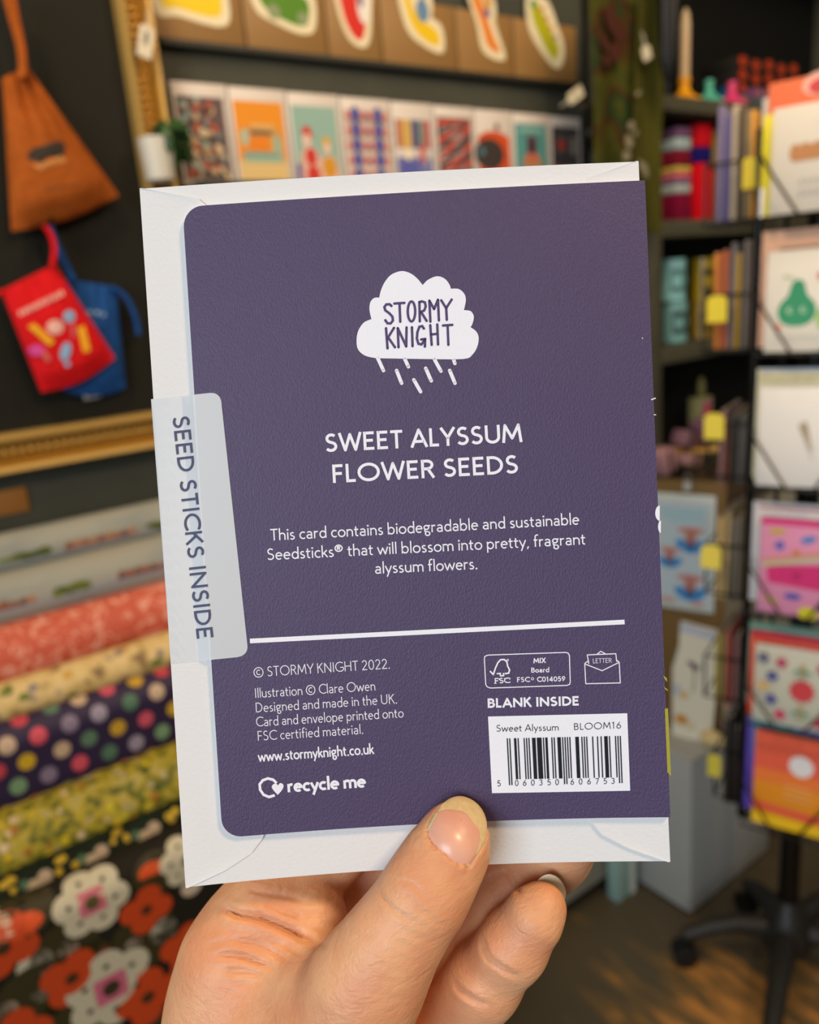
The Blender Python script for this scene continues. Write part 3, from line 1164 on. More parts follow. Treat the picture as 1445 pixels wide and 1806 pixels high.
# depth of the nearest skin along each line of sight, so that creases stay on the skin they belong to
key = (np.round(pxs / 6).astype(int) + 400) * 4000 + np.round(pys / 6).astype(int) + 400
order = np.argsort(key)
front = {}
for k_, z_ in zip(key[order], hv[order, 2]):
    if k_ not in front or z_ < front[k_]:
        front[k_] = z_
near = np.array([hv[i, 2] - front[key[i]] for i in range(len(hv))]) < 5.0
facing = (hn[:, 2] < 0.25) & near
disp = np.zeros(len(hv))
CREASES = [
    # thumb knuckle
    ([(664, 1570), (678, 1586), (692, 1602), (712, 1617), (733, 1626)], .55, 5), ([(689, 1546), (709, 1553), (727, 1558), (737, 1568), (746, 1578)], .38, 4.5),
    ([(727, 1593), (740, 1603), (753, 1613), (766, 1624), (778, 1636)], .45, 4.5), ([(700, 1572), (716, 1580), (722, 1592)], .28, 4), ([(716, 1580), (728, 1568)], .22, 4),
    ([(712, 1640), (740, 1655), (765, 1662)], .16, 5), ([(690, 1655), (720, 1672), (750, 1678)], .14, 5), ([(668, 1668), (700, 1690), (738, 1700)], .14, 5),
    ([(655, 1690), (690, 1708), (725, 1718)], .12, 5), ([(640, 1712), (680, 1730), (720, 1738)], .12, 5), ([(630, 1740), (670, 1756), (712, 1762)], .10, 5),
    # fold between the web and the pad of the index
    ([(388, 1598), (405, 1606), (419, 1613), (455, 1618), (488, 1631), (527, 1648), (570, 1667)], 1.5, 9),
    ([(405, 1656), (425, 1661), (444, 1662), (472, 1673), (494, 1686), (519, 1696)], .8, 7), ([(375, 1687), (400, 1685), (425, 1686), (455, 1698), (490, 1708)], .9, 7),
    ([(397, 1714), (430, 1714), (468, 1718)], .55, 7), ([(360, 1672), (380, 1664), (400, 1660)], .3, 7), ([(405, 1735), (440, 1735), (470, 1728)], .3, 7), ([(395, 1752), (430, 1752)], .2, 7),
    ([(440, 1655), (470, 1658), (500, 1668), (540, 1690)], .35, 6), ([(430, 1672), (452, 1676), (475, 1690), (505, 1702)], .3, 6),
    # creases in the pad of the index
    ([(427, 1564), (446, 1570), (466, 1575), (505, 1581), (549, 1592)], .45, 6), ([(488, 1609), (510, 1612), (535, 1614), (565, 1612), (596, 1608)], .35, 6),
    ([(452, 1592), (455, 1604), (462, 1618)], .3, 5), ([(522, 1606), (526, 1620), (534, 1637)], .3, 5), ([(497, 1555), (498, 1580)], .15, 4),
    # little finger
    ([(850, 1655), (855, 1675), (863, 1692), (887, 1709), (918, 1726)], .7, 6), ([(800, 1728), (808, 1743), (820, 1754), (846, 1768), (870, 1776)], .6, 6), ([(812, 1742), (835, 1760)], .2, 5),
    # ring finger
    ([(888, 1530), (903, 1552), (920, 1578)], .55, 6), ([(900, 1528), (925, 1552)], .25, 5),
]
for poly, amp, wid in CREASES:
    d, t = seg_dist(poly)
    fall = np.clip(np.minimum(t, 1 - t) * 5, 0.15, 1)
    m = facing & (d < 4 * wid)
    disp[m] -= 1.35 * amp * fall[m] * (np.exp(-(d[m] / (0.62 * wid)) ** 2) - 0.30 * np.exp(-((d[m] - 1.7 * wid) / (0.9 * wid)) ** 2))

# thumb nail outline (picture) and the bed it lies in
NAIL = [(751, 1477), (755, 1457), (766, 1436), (779, 1420), (792, 1409), (808, 1404), (823, 1406), (839.5, 1415), (852, 1430), (858.5, 1448), (858.5, 1464), (855, 1484), (843, 1507), (830, 1526), (821, 1527.5), (801, 1521), (784, 1510), (764, 1494)]
NBED = [(752, 1477), (757, 1459), (767, 1440), (774, 1429), (791, 1425), (809, 1427), (823, 1432), (835, 1447), (847, 1463), (849, 1482), (842, 1505), (829.5, 1524.5), (821, 1526), (801, 1519.5), (785, 1508.5), (765, 1492.5)]
nail_out = np.array(smooth_closed(NAIL, {14, 13, 0, 17}, 4))
bed_out = np.array(smooth_closed(NBED, {11, 12, 0}, 4))
dn_, _ = seg_dist([tuple(p) for p in np.vstack([nail_out, nail_out[:1]])])
inside = np.zeros(len(hv), bool)
j = len(nail_out) - 1
for i in range(len(nail_out)):
    xi, yi, xj, yj = *nail_out[i], *nail_out[j]
    inside ^= ((yi > pys) != (yj > pys)) & (pxs < (xj - xi) * (pys - yi) / (yj - yi + 1e-12) + xi)
    j = i
nm = facing & (dn_ < 40)
lowr = np.clip((pys - 1440) / 40, 0, 1)
disp[nm & inside] -= 0.42
disp[nm & ~inside] += 0.30 * np.exp(-(dn_[nm & ~inside] / 9) ** 2) * lowr[nm & ~inside]
# tiny unevenness of living skin
hv0 = hv.copy()
hv = hv + hn * disp[:, None]
hv = adjacency_smooth(hv, hf, 1, 0.35)

# nail plate: a smooth shell fitted to the thumb's back; the flesh lies under it
sel = nm & inside
A_ = np.stack([np.ones(sel.sum()), (pxs[sel] - 805) / 50, (pys[sel] - 1465) / 50, ((pxs[sel] - 805) / 50) ** 2, (pxs[sel] - 805) * (pys[sel] - 1465) / 2500, ((pys[sel] - 1465) / 50) ** 2], 1)
okm = (pys[sel] > 1436)
cf = np.linalg.lstsq(A_[okm], hv0[sel, 2][okm], rcond=None)[0]


def nail_depth(x, y):
    X, Y = (x - 805) / 50, (y - 1465) / 50
    return cf[0] + cf[1] * X + cf[2] * Y + cf[3] * X * X + cf[4] * X * Y + cf[5] * Y * Y



plate = nail_depth(pxs, pys)
m_ = nm & inside
hv[m_, 2] = np.maximum(hv[m_, 2], plate[m_] + 0.30)

# skin
sk = bpy.data.materials.new('skin')
sk.use_nodes = True
nt = sk.node_tree
b = nt.nodes['Principled BSDF']
tc = nt.nodes.new('ShaderNodeTexCoord')


def tex_noise(scale, detail, stretch=(1, 1, 1), rot=(0, 0, 0), distort=0.0):
    mp = nt.nodes.new('ShaderNodeMapping')
    mp.inputs['Scale'].default_value = stretch
    mp.inputs['Rotation'].default_value = rot
    n = nt.nodes.new('ShaderNodeTexNoise')
    n.inputs['Scale'].default_value = scale
    n.inputs['Detail'].default_value = detail
    n.inputs['Distortion'].default_value = distort
    nt.links.new(tc.outputs['Object'], mp.inputs['Vector'])
    nt.links.new(mp.outputs['Vector'], n.inputs['Vector'])
    return n


n1 = tex_noise(75, 3)
cr = nt.nodes.new('ShaderNodeValToRGB')
cr.color_ramp.elements[0].position, cr.color_ramp.elements[0].color = 0.36, rgb('D4926A')
cr.color_ramp.elements[1].position, cr.color_ramp.elements[1].color = 0.64, rgb('DFA67A')
nt.links.new(n1.outputs['Fac'], cr.inputs['Fac'])
nt.links.new(cr.outputs['Color'], b.inputs['Base Color'])
b.inputs['Roughness'].default_value = 0.48
b.inputs['Specular IOR Level'].default_value = 0.42
b.inputs['Subsurface Weight'].default_value = 0.22
b.inputs['Subsurface Radius'].default_value = (1.0, 0.32, 0.16)
b.inputs['Subsurface Scale'].default_value = 0.004
n2 = tex_noise(420, 4, (0.55, 1.0, 1.6), (0.2, 0.5, 0.35), 0.6)
n3 = tex_noise(1500, 2)
ad = nt.nodes.new('ShaderNodeMath')
ad.operation = 'MULTIPLY_ADD'
ad.inputs[1].default_value = 0.35
nt.links.new(n3.outputs['Fac'], ad.inputs[0])
nt.links.new(n2.outputs['Fac'], ad.inputs[2])
bp = nt.nodes.new('ShaderNodeBump')
bp.inputs['Strength'].default_value = 0.45
bp.inputs['Distance'].default_value = 0.0007
nt.links.new(ad.outputs[0], bp.inputs['Height'])
nt.links.new(bp.outputs['Normal'], b.inputs['Normal'])

HO = to_world(np.array(J(520, 2560, 212, 1)[:3]))
me = bpy.data.meshes.new('person')
W = to_world(hv) - HO
hf_ = hf
me.from_pydata(W.tolist(), [], hf_.tolist())
me.materials.append(sk)
me.validate()
me.update()
me.shade_smooth()
hand = bpy.data.objects.new('person', me)
sc.collection.objects.link(hand)
hand.location = HO
tag(hand, 'bare left hand pinching the card and envelope, thumb in front and fingers behind', 'person')

def shell(outline, lift, thick, name, m, parent, depth):
    c = outline.mean(0)
    n, R = len(outline), 12
    front_, back_ = [], []
    for r in range(R + 1):
        for p in outline:
            q = c + (p - c) * (r / R)
            z = depth(q[0], q[1]) - lift + (0.12 if r == R else 0)
            for lst, dz in ((front_, 0), (back_, thick)):
                zz = z + dz
                lst.append(((q[0] - IW / 2) / FPX * zz, (q[1] - IH / 2) / FPX * zz, zz))
    k = len(front_)
    fs = []
    for r in range(R):
        for i in range(n):
            i2 = (i + 1) % n
            fs.append((r * n + i, r * n + i2, (r + 1) * n + i2, (r + 1) * n + i))
            fs.append((k + r * n + i, k + (r + 1) * n + i, k + (r + 1) * n + i2, k + r * n + i2))
    for i in range(n):
        i2 = (i + 1) % n
        fs.append((R * n + i, R * n + i2, k + R * n + i2, k + R * n + i))
    mb = MB()
    mb.add([tuple(p) for p in to_world(np.array(front_ + back_)) - HO], fs)
    o = mb.build(name, m, parent, smooth=45)
    bm = bmesh.new()
    bm.from_mesh(o.data)
    bmesh.ops.remove_doubles(bm, verts=bm.verts, dist=1e-6)
    bmesh.ops.recalc_face_normals(bm, faces=bm.faces)
    bm.to_mesh(o.data)
    bm.free()
    return o


m_edge = mix_mat('nail_edge', ['D9BE86', 'E3CFA0'], 700, 0.35, 0.45)
m_bed = mix_mat('nail_bed', ['DD9F88', 'E5AE94'], 160, 0.3, 0.5)
nail = shell(nail_out, 0.12, 0.45, 'fingernail', m_edge, hand, nail_depth)
nail['label'] = 'thumb nail with pale yellowish free edge'
bed = shell(bed_out, 0.17, 0.10, 'nail_bed', m_bed, nail, nail_depth)

# little finger nail, seen from the pad side: only its free edge shows past the tip
PN = np.array([(944, 1576), (943, 1562), (952, 1549), (966, 1542), (980, 1545), (991, 1555), (997.5, 1569), (998, 1580), (992, 1594), (972, 1604), (954, 1592)], float)
pn_out = np.array(smooth_closed([tuple(p) for p in PN], set(), 4))
shell(pn_out, 0.0, 0.45, 'fingernail', mat('F4E2BC', 0.35, 0.4), hand,
      lambda x, y: 199.4 + 0.0 * x + 0.0016 * ((x - 965) ** 2) * 0.5 + 0.02 * (y - 1560))['label'] = 'little finger nail, cream free edge past the tip'
# ------------------------------------------------------------------ the shop: wall, floor
M_WALL = mix_mat('dark_olive_wall_paint', ['3A3A31', '434338'], 6, 0.7, 0.25, bump=0.05)
b = MB()
b.box((0, 0, 0), (8.0, 2.9, 0.1), M_WALL)
wall = structure(b.build('wall_back'))
wall.matrix_world = WF(1.6, 1.45, -0.051)

fm = bpy.data.materials.new('worn_dark_boards')
fm.use_nodes = True
nt = fm.node_tree
pb = nt.nodes['Principled BSDF']
tc = nt.nodes.new('ShaderNodeTexCoord')
mp = nt.nodes.new('ShaderNodeMapping')
mp.inputs['Rotation'].default_value = (0, 0, math.radians(-40 - 35))
mp.inputs['Scale'].default_value = (1.0, 0.28, 1.0)
nt.links.new(tc.outputs['Object'], mp.inputs['Vector'])
w1 = nt.nodes.new('ShaderNodeTexNoise')
w1.inputs['Scale'].default_value = 22
w1.inputs['Detail'].default_value = 5
nt.links.new(mp.outputs['Vector'], w1.inputs['Vector'])
w2 = nt.nodes.new('ShaderNodeTexNoise')
w2.inputs['Scale'].default_value = 2.6
nt.links.new(tc.outputs['Object'], w2.inputs['Vector'])
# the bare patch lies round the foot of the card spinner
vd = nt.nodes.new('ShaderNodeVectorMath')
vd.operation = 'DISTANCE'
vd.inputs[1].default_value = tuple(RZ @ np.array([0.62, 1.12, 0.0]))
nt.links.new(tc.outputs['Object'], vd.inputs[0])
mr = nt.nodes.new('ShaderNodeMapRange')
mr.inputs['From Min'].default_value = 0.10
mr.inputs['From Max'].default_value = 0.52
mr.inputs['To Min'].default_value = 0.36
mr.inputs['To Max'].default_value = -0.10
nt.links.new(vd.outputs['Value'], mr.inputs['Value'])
a1 = nt.nodes.new('ShaderNodeMath')
nt.links.new(w1.outputs['Fac'], a1.inputs[0])
nt.links.new(mr.outputs['Result'], a1.inputs[1])
a2 = nt.nodes.new('ShaderNodeMath')
a2.operation = 'MULTIPLY_ADD'
a2.inputs[1].default_value = 0.4
nt.links.new(w2.outputs['Fac'], a2.inputs[0])
nt.links.new(a1.outputs[0], a2.inputs[2])
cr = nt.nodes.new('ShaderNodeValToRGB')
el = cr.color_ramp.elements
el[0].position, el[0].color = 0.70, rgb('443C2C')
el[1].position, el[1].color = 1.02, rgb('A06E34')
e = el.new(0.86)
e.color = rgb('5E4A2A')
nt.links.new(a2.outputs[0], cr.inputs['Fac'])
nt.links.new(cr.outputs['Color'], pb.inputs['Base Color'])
pb.inputs['Roughness'].default_value = 0.45
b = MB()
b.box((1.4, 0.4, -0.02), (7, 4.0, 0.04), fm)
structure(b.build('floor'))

# ------------------------------------------------------------------ gilt frame with a black board
GOLD = mat('B98A38', 0.38, 0.5, 0.55, 0.25, 260)
GOLD2 = mat('B08E4C', 0.42, 0.5, 0.35, 0.2, 260)
GOLD3 = mat('9A6F22', 0.45, 0.5, 0.5, 0.2, 260)
WFR = 0.03
sR, _ = SZ(222, 160, 0.012)
sRo, _ = SZ(291, 150, 0.058)
_, zB = SZ(135, 744, 0.012)
_, zBo = SZ(135, 817, 0.058)
RW = sRo - sR
RH = zB - zBo
sL, zT = sR - 1.05, zB + 1.25
fr = thing('framed_blackboard', 'gilt moulded picture frame round a black board hung with drawstring bags', 'frame', WF(sR, zB, 0.0))
b = MB()
b.box(((sL - sR) / 2 , (zT - zB) / 2, 0.008), (sR - sL + .02, zT - zB + .02, 0.012), mat('17160F', 0.75, 0.2))
b.build('backing_board', None, fr)
PROF = [(0, .012), (0, .045), (.10, .055), (.20, .052), (.24, .036), (.30, .030), (.66, .030), (.72, .040), (.80, .058), (.93, .060), (1.0, .048), (1.0, 0.0)]
# cross-section (fraction of the width from the board outwards, height)


def rail(name, ax, length, width, org, m_list):
    """ax: unit along, out: unit outwards; mitred at both ends"""
    along, out = ax
    b = MB()
    vs, fs = [], []
    for e in (0, 1):
        for f, h in PROF:
            sh = f * width
            t = (-sh if e == 0 else length + sh)
            vs.append((org[0] + along[0] * t + out[0] * sh, org[1] + along[1] * t + out[1] * sh, h))
    n = len(PROF)
    for i in range(n - 1):
        b.add([vs[i], vs[i + 1], vs[n + i + 1], vs[n + i]], [(0, 1, 2, 3)], m_list[0 if i in (0, 1, 2, 8, 9) else (2 if i in (3, 4, 6) else 1)])
    b.add(vs[:n], [tuple(range(n))], m_list[1])
    b.add(vs[n:], [tuple(range(n))[::-1]], m_list[1])
    o = b.build(name, None, fr, smooth=25)
    c = MB()
    k = int(length / 0.0145)
    for i in range(k):
        t = (i + .5) * length / k
        p = (org[0] + along[0] * t + out[0] * width * .48, org[1] + along[1] * t + out[1] * width * .48, 0.030)
        r = (width * .17, 0.0054) if abs(out[0]) > .5 else (0.0054, width * .17)
        c.ball(p, (r[0], r[1], 0.012), m_list[1], seg=8, rings=4)
    c.build('beading', None, o)['label'] = 'ribbed gilt band'
    return o


GL = [GOLD2, GOLD, GOLD3]
rail('rail', ((0, 1), (1, 0)), zT - zB, RW, (0, 0), GL)
rail('rail', ((1, 0), (0, -1)), sR - sL, RH, (sL - sR, 0), GL)
rail('rail', ((0, 1), (-1, 0)), zT - zB, RW, (sL - sR, 0), GL)
rail('rail', ((1, 0), (0, 1)), sR - sL, RH, (sL - sR, zT - zB), GL)


def swing_tag(name, T, w, h, col, label=None, cat='tag', parent=None, marks=(), loop=0.03):
    """a price tag: clipped corners, punched hole ring, a loop of thread"""
    b = MB()
    c = min(w, h) * .22
    b.prism([(-w / 2, -h / 2), (w / 2, -h / 2), (w / 2, h / 2 - c), (w / 2 - c, h / 2), (-w / 2 + c, h / 2), (-w / 2, h / 2 - c)], 0, .0006, mat(col, .6))
    o = b.build(name, None, parent, smooth=0)
    if parent is None:
        o.matrix_world = T
        tag(o, label, cat)
    else:
        o.matrix_parent_inverse = Matrix.Identity(4)
        o.matrix_local = T
        if label:
            o['label'] = label
    t = MB()
    if loop:
        t.tube([(0, h / 2 - c * .6, .001), (-w * .1, h / 2 + loop * .5, .001), (0, h / 2 + loop, 0), (w * .1, h / 2 + loop * .5, .001), (0, h / 2 - c * .6, .001)], .0006, mat('CFC8B4', .8), 5)
        t.build('thread', None, o)
    if marks:
        a = Art(.0008)
        for x0, y0, x1, y1, cc in marks:
            a.rect(x0 * w, y0 * h, x1 * w, y1 * h, cc)
        a.build(o, 'mark_print')
    return o


s_, z_ = SZ(257, 73, .075)
swing_tag('price_tag', WF(s_, z_, .075, math.radians(-17)), .026, .054, 'C9BEA6', 'small cream price tag hung on the upright of the gilt frame', marks=[(-.12, -.1, .12, .3, '4A4A50')])

# ------------------------------------------------------------------ drawstring bags on the board


def pouch(name, label, corners, w, thick, m, pleat=0.0, group=None, neck=None):
    """corners (picture) top-left, top-right, bottom-right, bottom-left on the plane w from the wall; a soft filled bag"""
    P = [np.array(SZ(x, y, w)) for x, y in corners]
    o = sum(P) / 4
    root = thing(name, label, 'bag', WF(o[0], o[1], w), group)
    N, Mv = 22, 22
    fr_, bk_ = [], []
    for j in range(Mv + 1):
        t = j / Mv
        for i in range(N + 1):
            s = i / N
            p = (P[0] * (1 - s) + P[1] * s) * (1 - t) + (P[3] * (1 - s) + P[2] * s) * t - o
            edge = (4 * s * (1 - s)) ** .5 * (min(1, (1 - t) * 6 + .05) * min(1, t * 2.2 + .25))
            if pleat and t < .55:
                fold = math.sin(s * 27 + .9 * math.sin(s * 9)) * pleat * (1 - t / .55) * min(1, t * 8 + .3)
            else:
                fold = 0
            fold += .0016 * math.sin(7 * s + 5 * t) * math.sin(6 * t + 2 * s)
            k = .012 * math.sin(PI * s) * t if pleat else .004 * math.sin(PI * s) * t
            fr_.append((p[0], p[1] - k, thick * edge + fold * (4 * s * (1 - s))))
            bk_.append((p[0], p[1] - k, -.25 * thick * edge))
    n = N + 1
    fs = []
    K = len(fr_)
    for j in range(Mv):
        for i in range(N):
            a = j * n + i
            fs.append((a, a + n, a + n + 1, a + 1))
            fs.append((K + a, K + a + 1, K + a + n + 1, K + a + n))
    rim = list(range(N + 1)) + [j * n + N for j in range(1, Mv + 1)] + [Mv * n + i for i in range(N - 1, -1, -1)] + [j * n for j in range(Mv - 1, 0, -1)]
    for q in range(len(rim)):
        a, c = rim[q], rim[(q + 1) % len(rim)]
        fs.append((a, c, K + c, K + a))
    b = MB()
    b.add(fr_ + bk_, fs, m)
    body = b.build('pouch', None, root, smooth=60)
    inv = root.matrix_world.inverted()

    def surf(x, y, lift=.0006):
        """local point on the bag front at a picture position"""
        q = np.array(SZ(x, y, w + thick)) - o
        best = min(fr_, key=lambda f: (f[0] - q[0]) ** 2 + (f[1] - q[1]) ** 2)
        return (q[0], q[1], best[2] + lift)
    return root, surf, o


def bag_print(root, surf, shapes, name='artwork_print'):
    b = MB()
    for k, (pts, col) in enumerate(shapes):
        c = np.mean(np.array(pts, float), 0)
        ring = [surf(x, y, .0012 + .0003 * k) for x, y in pts]
        mid = [surf(c[0] + (x - c[0]) * .5, c[1] + (y - c[1]) * .5, .0014 + .0003 * k) for x, y in pts]
        cen = surf(c[0], c[1], .0015 + .0003 * k)
        n = len(pts)
        fs = [(i, (i + 1) % n, n + (i + 1) % n, n + i) for i in range(n)] + [(n + i, n + (i + 1) % n, 2 * n) for i in range(n)]
        b.add(ring + mid + [cen], fs, mat(col, .7))
    return b.build(name, None, root, smooth=0)


def cord(root, pts, w, r, m, name='drawstring'):
    inv = root.matrix_world.inverted()
    P = [inv @ WP(*SZ(x, y, w), w) for x, y in pts]
    out = []
    for i in range(len(P) - 1):
        for k in range(4):
            t = k / 4
            p0, p1, p2, p3 = P[max(i - 1, 0)], P[i], P[i + 1], P[min(i + 2, len(P) - 1)]
            out.append(.5 * (2 * p1 + (p2 - p0) * t + (2 * p0 - 5 * p1 + 4 * p2 - p3) * t * t + (3 * p1 - p0 - 3 * p2 + p3) * t ** 3))
    out.append(P[-1])
    b = MB()
    b.tube(out, r, m, 8)
    return b.build(name, None, root, smooth=60)


def ell(cx, cy, rx, ry, rot=0, n=14):
    c, s = math.cos(math.radians(rot)), math.sin(math.radians(rot))
    return [(cx + c * rx * math.cos(t) - s * ry * math.sin(t), cy + s * rx * math.cos(t) + c * ry * math.sin(t)) for t in [2 * PI * k / n for k in range(n)]]


M_ORANGE = mix_mat('tan_orange_cotton', ['8A4416', '9A501A'], 60, .85, .1, bump=.15)
M_RED = mix_mat('red_cotton', ['BC0E14', 'CB1218'], 60, .8, .15, bump=.15)
M_BLUE = mix_mat('blue_cotton', ['133A6E', '174682'], 60, .8, .15, bump=.15)
r0, sf, _ = pouch('drawstring_bag', 'tan orange cotton drawstring bag with a dark animal print, highest on the black board', [(4, 138), (50, 120), (210, 345), (20, 408)], .045, .030, M_ORANGE, .011)
bag_print(r0, sf, [([(48, 272), (58, 262), (90, 252), (108, 247), (116, 256), (114, 274), (108, 283), (104, 274), (76, 279), (71, 294), (66, 284), (52, 282)], '2B241C'),
                   ([(56, 290), (108, 274), (120, 284), (72, 300)], 'B8793F'), ([(78, 330), (138, 322), (138, 325), (78, 334)], '7E4A1E')])
cord(r0, [(38, 140), (36, 90), (20, 30), (8, -20)], .06, .0055, M_ORANGE)
cord(r0, [(44, 136), (42, 90), (30, 30), (22, -20)], .064, .0045, M_ORANGE)
r2, sf2, _ = pouch('drawstring_bag', 'plain blue cotton drawstring bag hanging behind the red one', [(112, 492), (205, 506), (222, 684), (112, 690)], .032, .016, M_BLUE, .003)
bag_print(r2, sf2, [(ell(159, 551, 5, 4), '6E8DB2'), (ell(172, 552, 5, 4), '7F9BBB'), (ell(183, 555, 4, 4), '6E8DB2')], 'printed_lettering')
cord(r2, [(196, 506), (222, 524), (238, 556), (245, 590)], .042, .0052, M_BLUE)
cord(r2, [(130, 494), (112, 458), (98, 425), (88, 398)], .045, .0055, M_BLUE)
r1, sf1, _ = pouch('drawstring_bag', 'bright red cotton drawstring bag printed with small sweets', [(2, 512), (96, 466), (203, 632), (73, 692)], .060, .018, M_RED, .003)
bag_print(r1, sf1, [(ell(97, 577, 15, 13), 'D9A79A'), (ell(123, 558, 11, 11), '7FA7C9'), ([(124, 568), (131, 566), (134, 594), (127, 596)], 'C8505A'),
                    ([(50, 576), (60, 570), (96, 602), (87, 610)], 'DFA11A'), ([(137, 578), (150, 574), (160, 618), (147, 622)], 'DFA11A'),
                    (ell(65, 618, 14, 10), 'C5418A'), ([(72, 622), (80, 618), (90, 634), (82, 639)], 'C65A55'), (ell(115, 620, 9, 17, 15), '7FA7C9'), (ell(118, 642, 5, 5), '7FA7C9')])
bag_print(r1, sf1, [([(34 + 7.2 * k, 549 - 3.5 * k), (39 + 7.2 * k, 546.5 - 3.5 * k), (42 + 7.2 * k, 555 - 3.5 * k - (k % 2) * 2), (37 + 7.2 * k, 558 - 3.5 * k)], 'DDA49A') for k in range(11)], 'printed_lettering')
cord(r1, [(92, 470), (96, 440), (90, 415), (78, 398)], .07, .0050, M_RED)
cord(r1, [(4, 514), (-14, 524), (-30, 530)], .066, .0042, M_RED)
# hooks that carry the bags
for px, py, nm in ((84, 396, 'small dark hook above the red and blue bags'),):
    s_, z_ = SZ(px, py, .05)
    b = MB()
    b.tube([(0, 0.006, -.036), (0, .002, 0), (0, -.002, .03), (0, .008, .036)], .003, mat('2A2722', .4, .5, .8), 8)
    b.lathe([(.008, -.037), (.008, -.034)], mat('2A2722', .4, .5, .8), 12)
    o = tag(b.build('wall_hook'), nm, 'hook')
    o.matrix_world = WF(s_, z_, .05)
s_, z_ = SZ(162, 695, .016)
b = MB()
b.box((0, 0, 0), (.030, .017, .0012), mat('B9B2A6', .6), bev=.0004)
o = tag(b.build('price_sticker'), 'tiny white price sticker on the black board under the bags', 'sticker')
o.matrix_world = WF(s_, z_, .0152, math.radians(2))
a = Art(.0008)
a.rect(-.010, .001, .011, .0035, '6B6862')
a.rect(-.009, -.005, .009, -.002, '6B6862')
a.build(o)

s0_, z0_ = SZ(-30, 893, .004)
s1_, _ = SZ(50, 884, .004)
b = MB()
b.box((0, 0, .002), (s1_ - s0_, .046, .004), mat('8C5C25', .7), bev=.001)
o = tag(b.build('kraft_label'), 'brown kraft label fixed to the wall below the gilt frame', 'label')
o.matrix_world = WF((s0_ + s1_) / 2, SZ(20, 885, .004)[1], .0)

# ------------------------------------------------------------------ rolls of wrapping paper on a stepped stand
SA, SB = SZ(-330, 1200, .45)[0] - .05, 0.70


def yline(a, px):
    """a: picture heights of a line at x = 0 and x = 290"""
    return a[0] + (a[1] - a[0]) * px / 290.0


LN = [(944, 893), (1010, 964), (1113, 1043), (1222, 1131), (1290, 1190), (1462, 1345), (1572, 1452), (1622, 1490)]
WK = [.10, .165, .235, .305, .40, .49, .555, .64]


def zline(k, w):
    return sum(SZ(px, yline(LN[k], px), w)[1] for px in (0, 145, 290)) / 3


